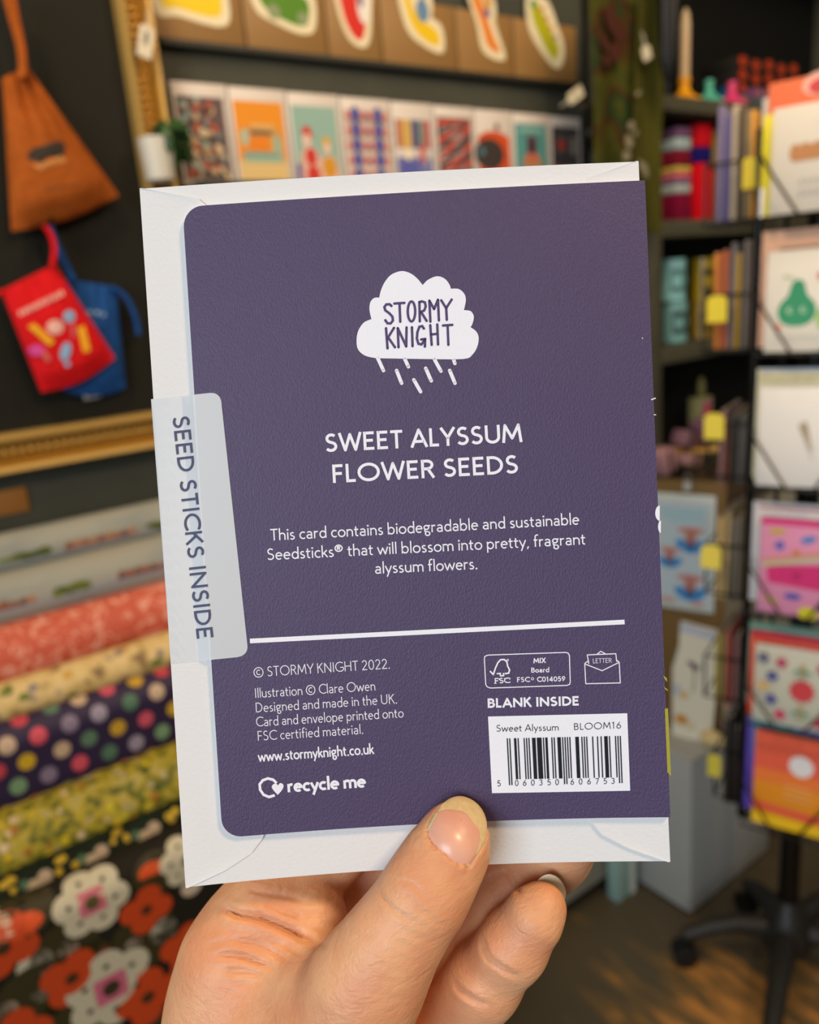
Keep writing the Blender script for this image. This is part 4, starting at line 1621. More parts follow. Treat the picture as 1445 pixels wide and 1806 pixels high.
class Roll:
    """cross-section of a roll (and the sheet falling from it) as a path in (w, z), swept along the wall"""

    def __init__(self, name, label, zt, zb, w, hang, m, group='rolls of wrapping paper'):
        r = hang or (zt - zb) / 2 * 1.12
        self.r = r
        cz = zt - r * .97
        path = []
        for k in range(25):
            a = math.radians(170 - 260 * k / 24.0) if hang is None else math.radians(170 - 170 * k / 24.0)
            path.append((w + r * math.cos(a), cz + r * math.sin(a)))
        if hang is not None:
            n = 10
            for k in range(1, n + 1):
                t = k / n
                path.append((w + r - .006 * math.sin(PI * t) , cz + (zb - cz) * t))
        self.P = np.array(path)
        d = np.r_[0, np.cumsum(np.linalg.norm(np.diff(self.P, axis=0), axis=1))]
        self.d = d
        self.o = (SA + SB) / 2, cz, w
        self.root = thing(name, label, 'wrapping paper', WF((SA + SB) / 2, cz, w), group)
        b = MB()
        vs, fs = [], []
        L = (SB - SA) / 2
        for x in np.linspace(-L, L, 9):
            for p in self.P:
                vs.append((x, p[1] - cz, p[0] - w))
            for p in self.P[::-1]:
                q = p - np.array([w, cz])
                nq = np.linalg.norm(q) if hang is None or p[1] > cz else None
                vs.append((x, p[1] - cz, p[0] - w - .0012) if nq is None else (x, q[1] * (1 - .0012 / nq), q[0] * (1 - .0012 / nq)))
        n = 2 * len(self.P)
        for i in range(8):
            for j in range(n):
                j2 = (j + 1) % n
                fs.append((i * n + j, i * n + j2, (i + 1) * n + j2, (i + 1) * n + j))
        fs += [tuple(range(n))[::-1], tuple(8 * n + j for j in range(n))]
        b.add(vs, fs, m)
        b.build('paper', None, self.root, smooth=50)
        c = MB()
        c.tube([(-L - .012, 0, 0), (L + .012, 0, 0)], r * .72, mat('8A7350', .8), 16)
        c.build('core_tube', None, self.root, smooth=50)
        self.b = MB()
        self.w = w

    def at(self, px, py):
        """(along, arc length) of the paper seen at a picture point"""
        r_ = ray(px, py)
        best = None
        for i in range(len(self.P)):
            wi, zi = self.P[i]
            q = EYE + r_ * ((-(WD - wi)) / r_.dot(WN))
            e = abs(q[2] - zi)
            i2 = min(i + 1, len(self.P) - 1)
            tn = self.P[i2] - self.P[max(i - 1, 0)]
            if (tn[1] < 0 or tn[0] > 0) and (best is None or e < best[0]):
                best = (e, q.dot(WU), self.d[i])
        return best[1], best[2]

    def pt(self, s, a, lift):
        w = np.interp(a, self.d, self.P[:, 0])
        z = np.interp(a, self.d, self.P[:, 1])
        e = 1e-3
        t = np.array([np.interp(a + e, self.d, self.P[:, 0]) - np.interp(a - e, self.d, self.P[:, 0]), np.interp(a + e, self.d, self.P[:, 1]) - np.interp(a - e, self.d, self.P[:, 1])])
        t /= np.linalg.norm(t) + 1e-9
        n = np.array([-t[1], t[0]])
        return (s - self.o[0], z + n[1] * lift - self.o[1], w + n[0] * lift - self.o[2])

    def shape(self, s, a, pts, col, lift=.0007):
        """outline pts in metres (x along, y down the paper) about (s, a)"""
        m = mat(col, .6)
        ring = [self.pt(s + x, np.clip(a + y, .001, self.d[-1] - .001), lift) for x, y in pts]
        mid = [self.pt(s + x * .5, np.clip(a + y * .5, .001, self.d[-1] - .001), lift) for x, y in pts]
        n = len(pts)
        cx, cy = sum(p[0] for p in pts) / n, sum(p[1] for p in pts) / n
        mid = [self.pt(s + cx + (x - cx) * .5, np.clip(a + cy + (y - cy) * .5, .001, self.d[-1] - .001), lift) for x, y in pts]
        c = self.pt(s + cx, np.clip(a + cy, .001, self.d[-1] - .001), lift)
        fs = [(i, n + i, n + (i + 1) % n, (i + 1) % n) for i in range(n)] + [(n + i, 2 * n, n + (i + 1) % n) for i in range(n)]
        self.b.add(ring + mid + [c], fs, m)

    def disc(self, s, a, r, col, ry=None, lift=.0007, n=16, rot=0.0):
        self.shape(s, a, [(x, y) for x, y in ell(0, 0, r, ry or r, rot, n)], col, lift)

    def done(self):
        if self.b.v:
            self.b.build('pattern_print', None, self.root, smooth=0)


R = random.Random(3)
SV0, SV1 = SA + .02, .66
M_SKY = mix_mat('pale_sky_print', ['777A76', '8C8C80', '938C7E'], 5, .6, .3, (1, 3, 3))


def landscape(rl, a0, phase, dens=1.0):
    s = SV0 + phase
    k = 0
    while s < SV1:
        c = rl.d[-1] * a0
        if k % 2 == 0:
            for _ in range(7):
                rl.disc(s + R.uniform(-.035, .035), c + R.uniform(-.004, .003), R.uniform(.010, .018), R.choice(['4F5A22', '5C6626', '465020', '66702E']), R.uniform(.004, .008))
        else:
            for q in range(9):
                x = s + (q - 4) * .014
                rl.shape(x, c + .002, [(-.007, .004), (.007, .004), (.007, -.003 - .006 * R.random()), (0, -.006 - .008 * R.random()), (-.007, -.003)], R.choice(['7E4B38', '8D5A42', '9A6A4C', '6A4638']))
        rl.shape(s + .05, c + .010, [(-.08, .002), (.08, .002), (.08, -.003), (-.08, -.003)], R.choice(['7F8894', '8A8E96']), .0004)
        s += .13
        k += 1


zt = zline(0, WK[0] + .03)
x = Roll('wrapping_paper_roll', 'pale grey landscape wrapping paper roll, rearmost on the stand under the gilt frame', zt, zline(1, WK[0] + .04), WK[0], None, M_SKY)
landscape(x, .66, .07)
x.done()
x = Roll('wrapping_paper_roll', 'pale landscape wrapping paper roll lying just behind the coral roll', zline(1, WK[1] + .03), zline(2, WK[1] + .04), WK[1], None, M_SKY)
landscape(x, .62, .13)
x.done()
M_CORAL = mix_mat('coral_squiggle_print', ['B4503A', 'BE5A42', 'D0907A'], 34, .6, .3, detail=1.0, distort=2.4, stops=[.42, .52, .62])
x = Roll('wrapping_paper_roll', 'coral red wrapping paper roll with pale squiggles', zline(2, WK[2] + .03), zline(3, WK[2] + .04), WK[2], None, M_CORAL)
x.done()
M_CREAM = mix_mat('cream_floral_print', ['7D6440', 'C0A366', 'CDB27C', '6E5E58'], 30, .6, .3, detail=2, stops=[.33, .44, .60, .70])
x = Roll('wrapping_paper_roll', 'cream wrapping paper roll with blurred mustard and grey flowers', zline(3, WK[3] + .03), zline(4, WK[3] + .04) - .01, WK[3], None, M_CREAM)
for k in range(34):
    x.disc(R.uniform(SV0, SV1), x.d[-1] * R.uniform(.3, .85), R.uniform(.006, .012), R.choice(['B8831C', '5E6A26', '8E6E5C', 'B98A2A', '77706E']), .006)
x.done()

M_NAVY = mat('2A1E38', .6, .3)
zt, zb = zline(4, WK[4] + .02), zline(5, WK[4] + .03)
x = Roll('wrapping_paper_roll', 'dark navy wrapping paper with multicoloured polka dots, unrolled over the front', zt, zb - .05, WK[4], .03, M_NAVY)
DOTS = ['C24A58', 'B8902A', '6E8A66', 'B79C7E', '4C6A52', 'B23C46', '7A6A7C', 'BE4C5E', 'B59A80', '55705A', '8E8290', 'C09A22']
pit = .043
row = 0
a = .012
while a < x.d[-1] - .008:
    s = SV0 + (row % 2) * pit / 2
    k = 0
    while s < SV1:
        x.disc(s + R.uniform(-.003, .003), a + R.uniform(-.002, .002), .0118, DOTS[(k * 5 + row * 3 + (k * k) % 4) % len(DOTS)], .0132)
        s += pit
        k += 1
    a += pit * .80
    row += 1
x.done()
M_YG = mix_mat('meadow_print', ['3E4213', '787018', 'A08B1E', '8F8456'], 75, .6, .3, detail=2, stops=[.34, .46, .58, .68])
x = Roll('wrapping_paper_roll', 'yellow green meadow flower wrapping paper roll below the polka dots', zline(5, WK[5] + .03), zline(6, WK[5] + .04) - .012, WK[5], None, M_YG)
for k in range(210):
    x.disc(R.uniform(SV0, SV1), x.d[-1] * R.uniform(.2, .9), R.uniform(.003, .007), R.choice(['C6A413', 'A99A2A', 'B9A27E', '8C5A1A', 'B7A417', '9C8F70', '55601A']), lift=.0006 + k * 2e-6, n=8)
x.done()
M_DG = mix_mat('dark_green_print', ['0C120A', '121C0F', '182417'], 30, .7, .12)
x = Roll('wrapping_paper_roll', 'dark green wrapping paper roll with little yellow flowers', zline(6, WK[6] + .03), zline(7, WK[6] + .04) - .02, WK[6], None, M_DG)
s = SV0 + .02
k = 0
while s < SV1:
    for q in range(5):
        x.disc(s + R.uniform(-.013, .013), x.d[-1] * .45 + R.uniform(-.011, .011), R.uniform(.004, .006), R.choice(['A88A1C', 'B39422', '9C7E18']), lift=.0008 + q * 1e-5, n=8)
    x.disc(s + .030, x.d[-1] * .46 + .012, .009, 'A89478')
    x.disc(s + .045, x.d[-1] * .46 + .006, .009, 'A08C74')
    x.disc(s + .02, x.d[-1] * .5, .006, '3B5A40')
    x.disc(s + .05, x.d[-1] * .8, .003, '8A5E4A')
    x.disc(s - .015, x.d[-1] * .8, .004, '5E4420')
    s += .072
    k += 1
x.done()

M_BLK = mat('1E1A12', .7, .12)
zt = zline(7, WK[7] + .02)
x = Roll('wrapping_paper_roll', 'black wrapping paper with big orange and white flowers hanging over the front edge', zt, zt - .46, WK[7], .03, M_BLK)


def flower(px, py, sc, col, centre, eye, dots=False, rot=0.0):
    s, a = x.at(px, py)
    for q in range(6 if dots else 4):
        t = rot + q * 2 * PI / (6 if dots else 4)
        rr = sc * (.62 if dots else .52)
        x.disc(s + rr * math.cos(t), a + rr * math.sin(t), sc * (.42 if dots else .50), col, lift=.0010 + 1e-5 * q)
        if dots:
            x.disc(s + rr * math.cos(t), a + rr * math.sin(t), sc * .07, '2A2413', lift=.0016)
    x.disc(s, a, sc * .60, col, lift=.0012)
    if centre:
        x.shape(s, a, [(.50 * sc * math.cos(t) * (1 if q % 2 else .72), .50 * sc * math.sin(t) * (1 if q % 2 else .72)) for q, t in enumerate([PI / 4 * i for i in range(8)])], centre, .0018)
    x.disc(s, a, sc * .2, eye, lift=.0022)


def blob(px, py, r, col, ry=None, rot=0):
    s, a = x.at(px, py)
    x.disc(s, a, r, col, ry, lift=.0009, rot=rot)


for px, py, sz in ((40, 1600, .035), (110, 1650, .04), (60, 1760, .045), (150, 1700, .04), (250, 1640, .045), (300, 1780, .04), (210, 1735, .035), (10, 1690, .03), (280, 1560, .03), (120, 1790, .03)):
    blob(px, py, sz, '30290F')
for px, py, sz, ro in ((10, 1690, .040, .5), (130, 1740, .038, .6), (255, 1590, .034, .3), (265, 1780, .042, .2), (325, 1650, .036, .4), (30, 1830, .04, .2)):
    flower(px, py, sz, 'AE3A10', None, '37260E', rot=ro)
flower(162, 1590, .044, 'B4AA8E', 'B8606A', '4A4420', True, .2)
flower(200, 1760, .055, 'AFA68C', 'B0566A', '2F2A12', True, .5)
flower(-60, 1650, .045, 'B4AA8E', 'B8606A', '4A4420', True, .2)
flower(330, 1520, .035, 'B4AA8E', None, '4A4420', True, .2)
# the same print carries on along the sheet behind the hand
xs_, xa_ = x.at(330, 1650)
rq = random.Random(8)
for r_ in range(5):
    for c_ in range(5):
        s, a = xs_ + .10 + .085 * c_ + .04 * (r_ % 2), .03 + .10 * r_
        if s > .64:
            continue
        wh = (r_ + c_) % 2 == 0
        for q in range(6 if wh else 4):
            t = q * 2 * PI / (6 if wh else 4) + r_
            x.disc(s + .030 * math.cos(t), a + .030 * math.sin(t), .020, 'B4AA8E' if wh else 'AE3A10', lift=.0010 + 1e-5 * q)
        x.disc(s, a, .026, 'B4AA8E' if wh else 'AE3A10', lift=.0012)
        x.disc(s, a, .012, 'B8606A' if wh else '37260E', lift=.0018)
        x.disc(s + .05, a + .035, .013, rq.choice(['B5A088', 'C2481A', 'B4AA8E']), .012, lift=.0008)
for px, py, r, c, ry in ((268, 1535, .018, 'C2481A', .011), (45, 1632, .020, 'C2481A', .012), (182, 1672, .018, 'AE3A10', .018), (285, 1622, .018, 'A9A18A', .018), (68, 1726, .021, 'ADA58E', .021),
                         (115, 1650, .012, 'B5A088', .012), (240, 1690, .011, 'B5A088', .011), (58, 1678, .009, 'B4AA8E', .012), (5, 1655, .018, 'B4AA8E', .022), (300, 1710, .017, 'AE3A10', .018),
                         (78, 1775, .010, 'B4AA8E', .010), (15, 1795, .013, 'B5A088', .013), (340, 1580, .014, 'B5A088', .013)):
    blob(px, py, r, c, ry)
x.done()

# the stand that carries the rolls: two stepped cheeks and a sloping back
b = MB()
st = thing('display_stand', 'dark stepped stand carrying the wrapping paper rolls', 'stand', WF((SA + SB) / 2, 0, 0))
L = (SB - SA) / 2
M_STAND = mat('26231C', .7, .2)
zA, zB2 = zline(0, .13) - .10, zline(7, .64) - .12
for sgn in (-1, 1):
    c = MB()
    T = Matrix.Translation((sgn * (L + .012), 0, 0)) @ Matrix(((0, 0, 1, 0), (0, 1, 0, 0), (1, 0, 0, 0), (0, 0, 0, 1)))
    out = [(.01, 0), (.64, 0), (.64, zB2 - .03)]
    for k in range(7, -1, -1):
        z = zline(k, WK[k] + .03) - .062
        out += [(WK[k] + .034, z - .02), (WK[k] + .034, z), (WK[k] - .030, z)]
    out += [(.01, out[-1][1])]
    c.prism(out, -.011, .011, M_STAND, T)
    c.build('side_panel', None, st, smooth=0)
c = MB()
c.box((0, .06, .32), (2 * L, .10, .56), M_STAND)
c.build('plinth', None, st)
# ------------------------------------------------------------------ picture ledges with two rows of cards
s0_, zk = SZ(290, 66, .016)
sk1, _ = SZ(1012, 150, .016)
_, zk2 = SZ(400, 325, .05)
M_LEDGE = mat('2C2B24', .6, .3)
for z_, nm in ((zk, 'thin dark picture ledge carrying the row of brown kraft cards'), (zk2, 'thin dark picture ledge carrying the row of white-bordered greeting cards')):
    b = MB()
    dp_ = .022 if z_ > 1.9 else .11
    b.box((0, -.006, dp_ / 2), (sk1 - s0_ + .06, .012, dp_), M_LEDGE, bev=.002)
    tag(b.build('picture_ledge'), nm, 'shelf').matrix_world = WF((s0_ + sk1) / 2 + .02, z_ - .001, .0)


def flat_card(name, label, cat, T, w, h, col, group=None, t=.0022, rough=.5, parent=None):
    b = MB()
    b.box((0, h / 2, 0), (w, h, t), mat(col, rough), bev=min(.0008, t * .3))
    o = tag(b.build(name), label, cat, group)
    o.matrix_world = T
    return o, Art(t / 2 + .0003)


_, zkt = SZ(1010, 48, .016)
KH = zkt - zk
KX = [255, 435, 580, 676, 808, 908, 1018]
KB = ['broad blocky yellow', 'green', 'red', 'curved yellow', 'slanting orange', 'long yellow green']
KW = [66 - 22 * math.sin(0)]


def kline(px):
    return 66 + (150 - 66) * (px - 290) / (1005 - 290)


for k in range(6):
    sa, sb = SZ(KX[k], kline(KX[k]), .016)[0], SZ(KX[k + 1], kline(KX[k + 1]), .016)[0]
    w, h = sb - sa - .004, KH
    o, a = flat_card('kraft_card', 'brown kraft card with a %s sticker on the upper ledge' % KB[k], 'card', WF((sa + sb) / 2, zk, .016), w, h, '8A673A', 'kraft sticker cards on the upper ledge')
    E1 = 'D8CBA8'
    flat_poly = a.poly
    a.poly = lambda p, c_: flat_poly([tuple(q) for q in smooth_closed(p, set(), 4)], c_)
    c = h / 2
    if k == 0:
        for g, cc in ((.014, E1), (0, 'D9B90E')):
            a.poly([(-.062 - g, .060 - g), (-.030, .052 - g), (.050 + g, .046 - g), (.060 + g, .10), (.058 + g, .17 + g), (-.058 - g, .17 + g)], cc)
        a.disc(-.03, .10, .010, 'B8860F', .007)
        a.disc(.03, .08, .006, 'C8A20C')
    elif k == 1:
        for g, cc in ((.014, E1), (0, '4C7A18')):
            a.poly([(-.060 - g, .115), (-.050 - g, .080 - g), (-.025, .062 - g), (.030, .048 - g), (.052 + g, .060 - g), (.056 + g, .095 + g), (.02, .115 + g), (-.03, .15 + g)], cc)
        a.disc(.008, .128, .020, 'D2691E')
        a.disc(-.025, .068, .014, '7F8A60')
        a.disc(.040, .062, .013, '7F8A60')
    elif k == 2:
        for g, cc in ((.012, E1), (0, 'C3261A')):
            a.poly([(-.030 - g, .17 + g), (-.026 - g, .09), (-.006 - g * .5, .045 - g), (.020 + g, .040 - g), (.038 + g, .10), (.040 + g, .17 + g)], cc)
        a.rect(-.034, .165, .042, .19, 'D8B41A')
        a.disc(.028, .105, .016, 'D8D0C8', .036)
        a.disc(.022, .115, .007, '6A5A70', .016)
    elif k == 3:
        def band(g):
            return [(-.046 - g, .175 + g), (-.026 + g, .175 + g), (-.016, .12 + g), (.006, .095 + g), (.050 + g, .075 + g), (.052 + g, .046 - g), (.010, .054 - g), (-.026 - g, .090 - g)]
        a.poly(band(.013), E1)
        a.disc(.012, .128, .030, E1, .042)
        a.poly(band(0), 'D8B20F')
        a.disc(.012, .112, .018, '5C7C98', .024)
        a.disc(.014, .146, .011, '9A7A5A')
    elif k == 4:
        def band(g):
            return [(-.042 - g, .165 + g), (-.018 + g, .175 + g), (.024 + g, .085 + g), (.046 + g, .048 - g), (.006 - g, .058 - g), (-.012 - g, .105)]
        a.poly(band(.014), E1)
        a.disc(.012, .140, .026, E1, .036)
        a.poly(band(0), 'D2761E')
        a.disc(-.030, .165, .012, '8A9A1A')
        a.disc(.008, .128, .012, '7A5A80', .010)
        a.disc(.012, .152, .012, 'B88A3A', .016)
    else:
        def band(g):
            return [(-.046 - g, .160 + g), (-.028, .172 + g), (.042 + g, .085 + g), (.040 + g, .058 - g), (.020, .050 - g), (-.036 - g, .118 - g)]
        a.poly(band(.017), E1)
        a.poly([(-.022, .172), (.012, .178), (.044, .125), (.046, .085)], E1)
        a.poly(band(0), 'A3A012')
        a.disc(-.040, .165, .010, '3E7A3A')
        for q in range(4):
            a.disc(-.008 + .014 * q, .158 - .020 * q, .006, ['B8502A', 'B83A20', 'C85A3A', '8A4A80'][q])
    a.build(o)

CX = [297, 399, 503, 597, 687, 763, 835, 902, 968, 1024]


def cline(px):
    return 142 + (209 - 142) * (px - 300) / (1022 - 300)


CL = ['busy brown mosaic print', 'orange print of a sewing machine', 'teal print of two seated figures in red and mustard', 'blue and salmon geometric checks', 'striped hanging coats over a violet floor',
      'slanting red and black bands', 'big dark disc on orange', 'teal poster with a dark doorway', 'dark panel with one red square']
for k in range(9):
    sa, sb = SZ(CX[k], cline(CX[k]), .016)[0], SZ(CX[k + 1], cline(CX[k + 1]), .016)[0]
    zt = SZ((CX[k] + CX[k + 1]) / 2, cline((CX[k] + CX[k + 1]) / 2), .016)[1]
    w, h = sb - sa - .003, zt - zk2
    o, a = flat_card('greeting_card', 'white-bordered greeting card, %s, lower ledge' % CL[k], 'card', WF((sa + sb) / 2, zk2, .016), w, h, 'C9BEB4', 'greeting cards on the lower ledge')
    m = .012
    x0, x1, y0, y1 = -w / 2 + .006, w / 2 - .011, .014, h - .024
    W_, H_ = x1 - x0, y1 - y0

    def P(u, v):
        return x0 + u * W_, y0 + v * H_

    def rc(u0, v0, u1, v1, c):
        a.rect(*P(u0, v0), *P(u1, v1), c)

    def ds(u, v, r, c, ry=None, rot=0):
        q = P(u, v)
        a.disc(q[0], q[1], r, c, ry, rot, 12)
    rr = random.Random(k + 4)
    if k == 0:
        rc(0, 0, 1, 1, '5A4644')
        for q in range(70):
            ds(rr.uniform(.05, .95), rr.uniform(.03, .97), rr.uniform(.004, .010), rr.choice(['B59B78', '8C9A90', '9C4A34', 'C0AC8C', '6E7C78', '3E3438', 'A5563A']), rr.uniform(.004, .008), rr.uniform(0, 3))
    elif k == 1:
        rc(0, .24, 1, 1, 'D8861A')
        rc(0, 0, 1, .24, 'CDAE72')
        rc(.10, .22, .92, .33, '8FA58C')
        rc(.10, .30, .85, .36, '6F9088')
        rc(.72, .34, .90, .62, '8FA58C')
        rc(.12, .56, .90, .66, 'B98C50')
        rc(.28, .58, .72, .63, '5A4638')
        ds(.16, .54, .009, '9FB09A', .016)
        rc(.25, .40, .62, .55, 'D8781A')
        rc(.30, .66, .78, .72, 'CFA05A')
    elif k == 2:
        rc(0, 0, 1, 1, '88A79A')
        rc(0, 0, .16, .22, '4A4680')
        ds(.30, .62, .013, 'B8382E', .017)
        ds(.28, .54, .010, 'D9B7A4', .013)
        a.poly([P(.10, 0), P(.12, .36), (P(.25, .46)), P(.44, .44), P(.56, .30), P(.58, 0)], 'D2A594')
        ds(.34, .32, .014, 'BE3228', .018)
        ds(.36, .08, .016, 'BE3228', .018)
        ds(.72, .50, .011, 'C79A2A', .015)
        ds(.72, .44, .009, 'D9B7A4', .011)
        a.poly([P(.52, 0), P(.56, .26), P(.68, .36), P(.88, .32), P(.97, .1), P(.97, 0)], 'D2A594')
        ds(.74, .18, .017, 'C58A1E', .022)
    elif k == 3:
        rc(0, 0, 1, 1, 'C2B5AC')
        for cy in range(5):
            for cx in range(2):
                u, v = .24 + .52 * cx, .08 + .21 * cy
                a.poly([P(u, v + .14), P(u + .17, v), P(u, v - .10), P(u - .17, v)], '4C5688')
                rc(u - .22, v - .07, u - .10, v + .07, 'C07A66')
                rc(u + .10, v - .07, u + .22, v + .07, 'C07A66')
                ds(u, v, .009, '3A4E96', .012)
            rc(.46, .04 + .21 * cy, .54, .12 + .21 * cy, '6A5A7C')
    elif k == 4:
        rc(0, 0, 1, .36, '6A6A9A')
        rc(.08, .04, .60, .30, '54589A')
        for q in range(9):
            rc(.02 + .108 * q, .50, .11 + .108 * q, .92, ['9A4A3A', 'B87A2A', 'C89A2A', 'C9A44A', '3A3A70', '35356A', '5C8A78', 'A8504A', 'A85A5A'][q])
        rc(.66, .30, .78, .55, 'BE4A44')
        ds(.32, .40, .009, 'E3D6B4', .012)
        rc(.80, .22, .84, .42, 'C9BEB4')
    elif k == 5:
        rc(0, 0, 1, 1, '4C4244')
        for q in range(-2, 5):
            v = q * .28
            a.poly([P(0, max(0, min(1, v))), P(1, max(0, min(1, v + .55))), P(1, max(0, min(1, v + .67))), P(0, max(0, min(1, v + .12)))], 'B24A38')
        for q in range(14):
            u, v = rr.uniform(.1, .9), rr.uniform(.08, .92)
            a.line(P(u - .1, v - .03), P(u + .1, v + .03), .004, 'A89C98')
    elif k == 6:
        rc(0, 0, 1, .75, 'C2491E')
        ds(.5, .70, W_ * .48, 'C2491E', H_ * .14)
        ds(.35, .46, W_ * .47, '3A322E', H_ * .26)
        ds(.12, .50, .010, '4A6A78')
        rc(.55, .86, .68, .96, '6A3028')
    elif k == 7:
        rc(0, 0, 1, 1, '4E8A86')
        rc(.12, .86, .88, .93, '7FA59C')
        rc(.36, .48, .68, .80, '5A3A44')
        rc(.44, .56, .60, .72, '3A2630')
        a.poly([P(.22, .34), P(.80, .34), P(.70, .50), P(.34, .50)], 'C06A4A')
        rc(.24, 0, .40, .34, 'B5854C')
        rc(.44, 0, .60, .34, 'B5854C')
        rc(.64, 0, .80, .34, 'B5854C')
    else:
        rc(0, 0, 1, 1, '4A4444')
        rc(.06, .42, .94, .95, '3A3634')
        rc(.12, .50, .60, .88, '544E4C')
        ds(.36, .68, .014, 'B23A26')
        rc(.70, .50, .90, .82, '8C8078')
        rc(.10, .02, .55, .30, 'A23C2A')
    a.build(o)

# ------------------------------------------------------------------ little plant in a white pot before the frame
def leafy(root, n, rad, ctr, seed, m, size):
    r_ = random.Random(seed)
    for k in range(n):
        th, ph = r_.uniform(0, 2 * PI), r_.uniform(-.35, 1.0)
        d = Vector((math.cos(th) * math.cos(ph), math.sin(ph), math.sin(th) * math.cos(ph)))
        p = Vector(ctr) + Vector((d.x * rad[0], d.y * rad[1], d.z * rad[2])) * r_.uniform(.55, 1)
        s = size * r_.uniform(.7, 1.2)
        q = d.to_track_quat('Z', 'Y').to_matrix().to_4x4()
        T = Matrix.Translation(p) @ q @ Matrix.Rotation(r_.uniform(0, 6), 4, 'Z')
        b = MB()
        out = [(0, -s, 0), (s * .35, -s * .55, .1 * s), (s * .55, 0, .16 * s), (s * .35, s * .6, .08 * s), (0, s * 1.1, -.12 * s), (-s * .35, s * .6, .08 * s), (-s * .55, 0, .16 * s), (-s * .35, -s * .55, .1 * s)]
        mid = [(0, -s * .5, 0), (0, 0, .02 * s), (0, s * .6, -.02 * s)]
        vs = out + mid
        fs = [(0, 1, 8), (1, 2, 9, 8), (2, 3, 10, 9), (3, 4, 10), (4, 5, 10), (5, 6, 9, 10), (6, 7, 8, 9), (7, 0, 8)]
        b.add(vs, fs, m, T)
        b.tube([Vector(ctr) - Vector((0, rad[1], 0)) * .8, (p + Vector(ctr)) / 2, p], .0012, m, 5)
        o = b.build('leaf', None, root, smooth=60)
        sm = o.modifiers.new('thick', 'SOLIDIFY')
        sm.thickness = .0008


sp_, zp_ = SZ(312, 322, .115)
pl = thing('potted_plant', 'small dark green leafy plant in a white pot before the gilt frame', 'plant', WF(sp_ - .008, zk2, .062))
b = MB()
T = Matrix.Rotation(-PI / 2, 4, 'X')
b.lathe([(.020, 0), (.026, .004), (.030, .055), (.031, .075), (.028, .075), (.026, .066), (.0, .066)], mat('B9B6AA', .4, .4), 20, T)
b.build('pot', None, pl)
leafy(pl, 26, (.036, .050, .026), (.028, .062, .01), 5, mix_mat('leaf_green', ['16300F', '28521A'], 40, .45, .4), .022)

# ------------------------------------------------------------------ olive printed textiles hanging from a rail beside the shelves
MW = .24


def drape(name, label, pts_top, pts_bot, w, m, folds, seed, group=None, thick=.004):
    """a hanging folded cloth between a top edge and a bottom edge given in the picture"""
    A = [np.array(SZ(*p, w)) for p in pts_top]
    B_ = [np.array(SZ(*p, w)) for p in pts_bot]
    o_ = (A[0] + A[1] + B_[0] + B_[1]) / 4
    root = thing(name, label, 'textile', WF(o_[0], o_[1], w), group)
    N, M_ = 26, 24
    f0, f1 = [], []
    for j in range(M_ + 1):
        t = j / M_
        for i in range(N + 1):
            s = i / N
            p = (A[0] * (1 - s) + A[1] * s) * (1 - t) + (B_[0] * (1 - s) + B_[1] * s) * t - o_
            z = .010 * math.sin(s * folds * 2 * PI + seed + .8 * math.sin(2.2 * t + seed)) * (.6 + .4 * t) + .006 * math.sin(3 * t + seed)
            x = p[0] + .006 * math.sin(t * 5 + seed)
            f0.append((x, p[1], z))
            f1.append((x, p[1], z - thick))
    n, K = N + 1, len(f0)
    fs = []
    for j in range(M_):
        for i in range(N):
            a_ = j * n + i
            fs += [(a_, a_ + n, a_ + n + 1, a_ + 1), (K + a_, K + a_ + 1, K + a_ + n + 1, K + a_ + n)]
    rim = list(range(N + 1)) + [j * n + N for j in range(1, M_ + 1)] + [M_ * n + i for i in range(N - 1, -1, -1)] + [j * n for j in range(M_ - 1, 0, -1)]
    for q in range(len(rim)):
        a_, c_ = rim[q], rim[(q + 1) % len(rim)]
        fs.append((a_, c_, K + c_, K + a_))
    b = MB()
    b.add(f0 + f1, fs, m)
    b.build('cloth', None, root, smooth=60)
    b = MB()
    b.tube([(A[0][0] - o_[0] - .01, A[0][1] - o_[1] + .003, 0), (A[1][0] - o_[0] + .01, A[1][1] - o_[1] + .003, 0)], .006, mat('4A4030', .6), 10)
    b.build('hanging_rod', None, root, smooth=60)
    return root, f0, o_


M_OL1 = mix_mat('olive_print_cloth', ['33350C', '3C3C0D', '3A2009', '1A3014', '3A3B0C'], 9, .8, .15, detail=1, stops=[.34, .46, .54, .64, .72])
M_OL2 = mix_mat('olive_cloth', ['35330A', '3E3C0C', '474412'], 14, .8, .15, (1, .4, 1))
t1, f1_, o1 = drape('hanging_scarf', 'wide olive green scarf with rust and green patches hanging beside the shelves', ((1030, -40), (1142, -40)), ((1050, 330), (1126, 340)), MW, M_OL1, 1.2, .4)
t2, f2_, o2 = drape('hanging_scarf', 'narrow olive scarf with pale markings hanging between wide scarf and shelf upright', ((1122, -10), (1172, -10)), ((1118, 400), (1172, 410)), MW + .035, M_OL2, .7, 2.1)


def local_px(o_, w, px, py):
    s, z = SZ(px, py, w)
    return s - o_[0], z - o_[1]


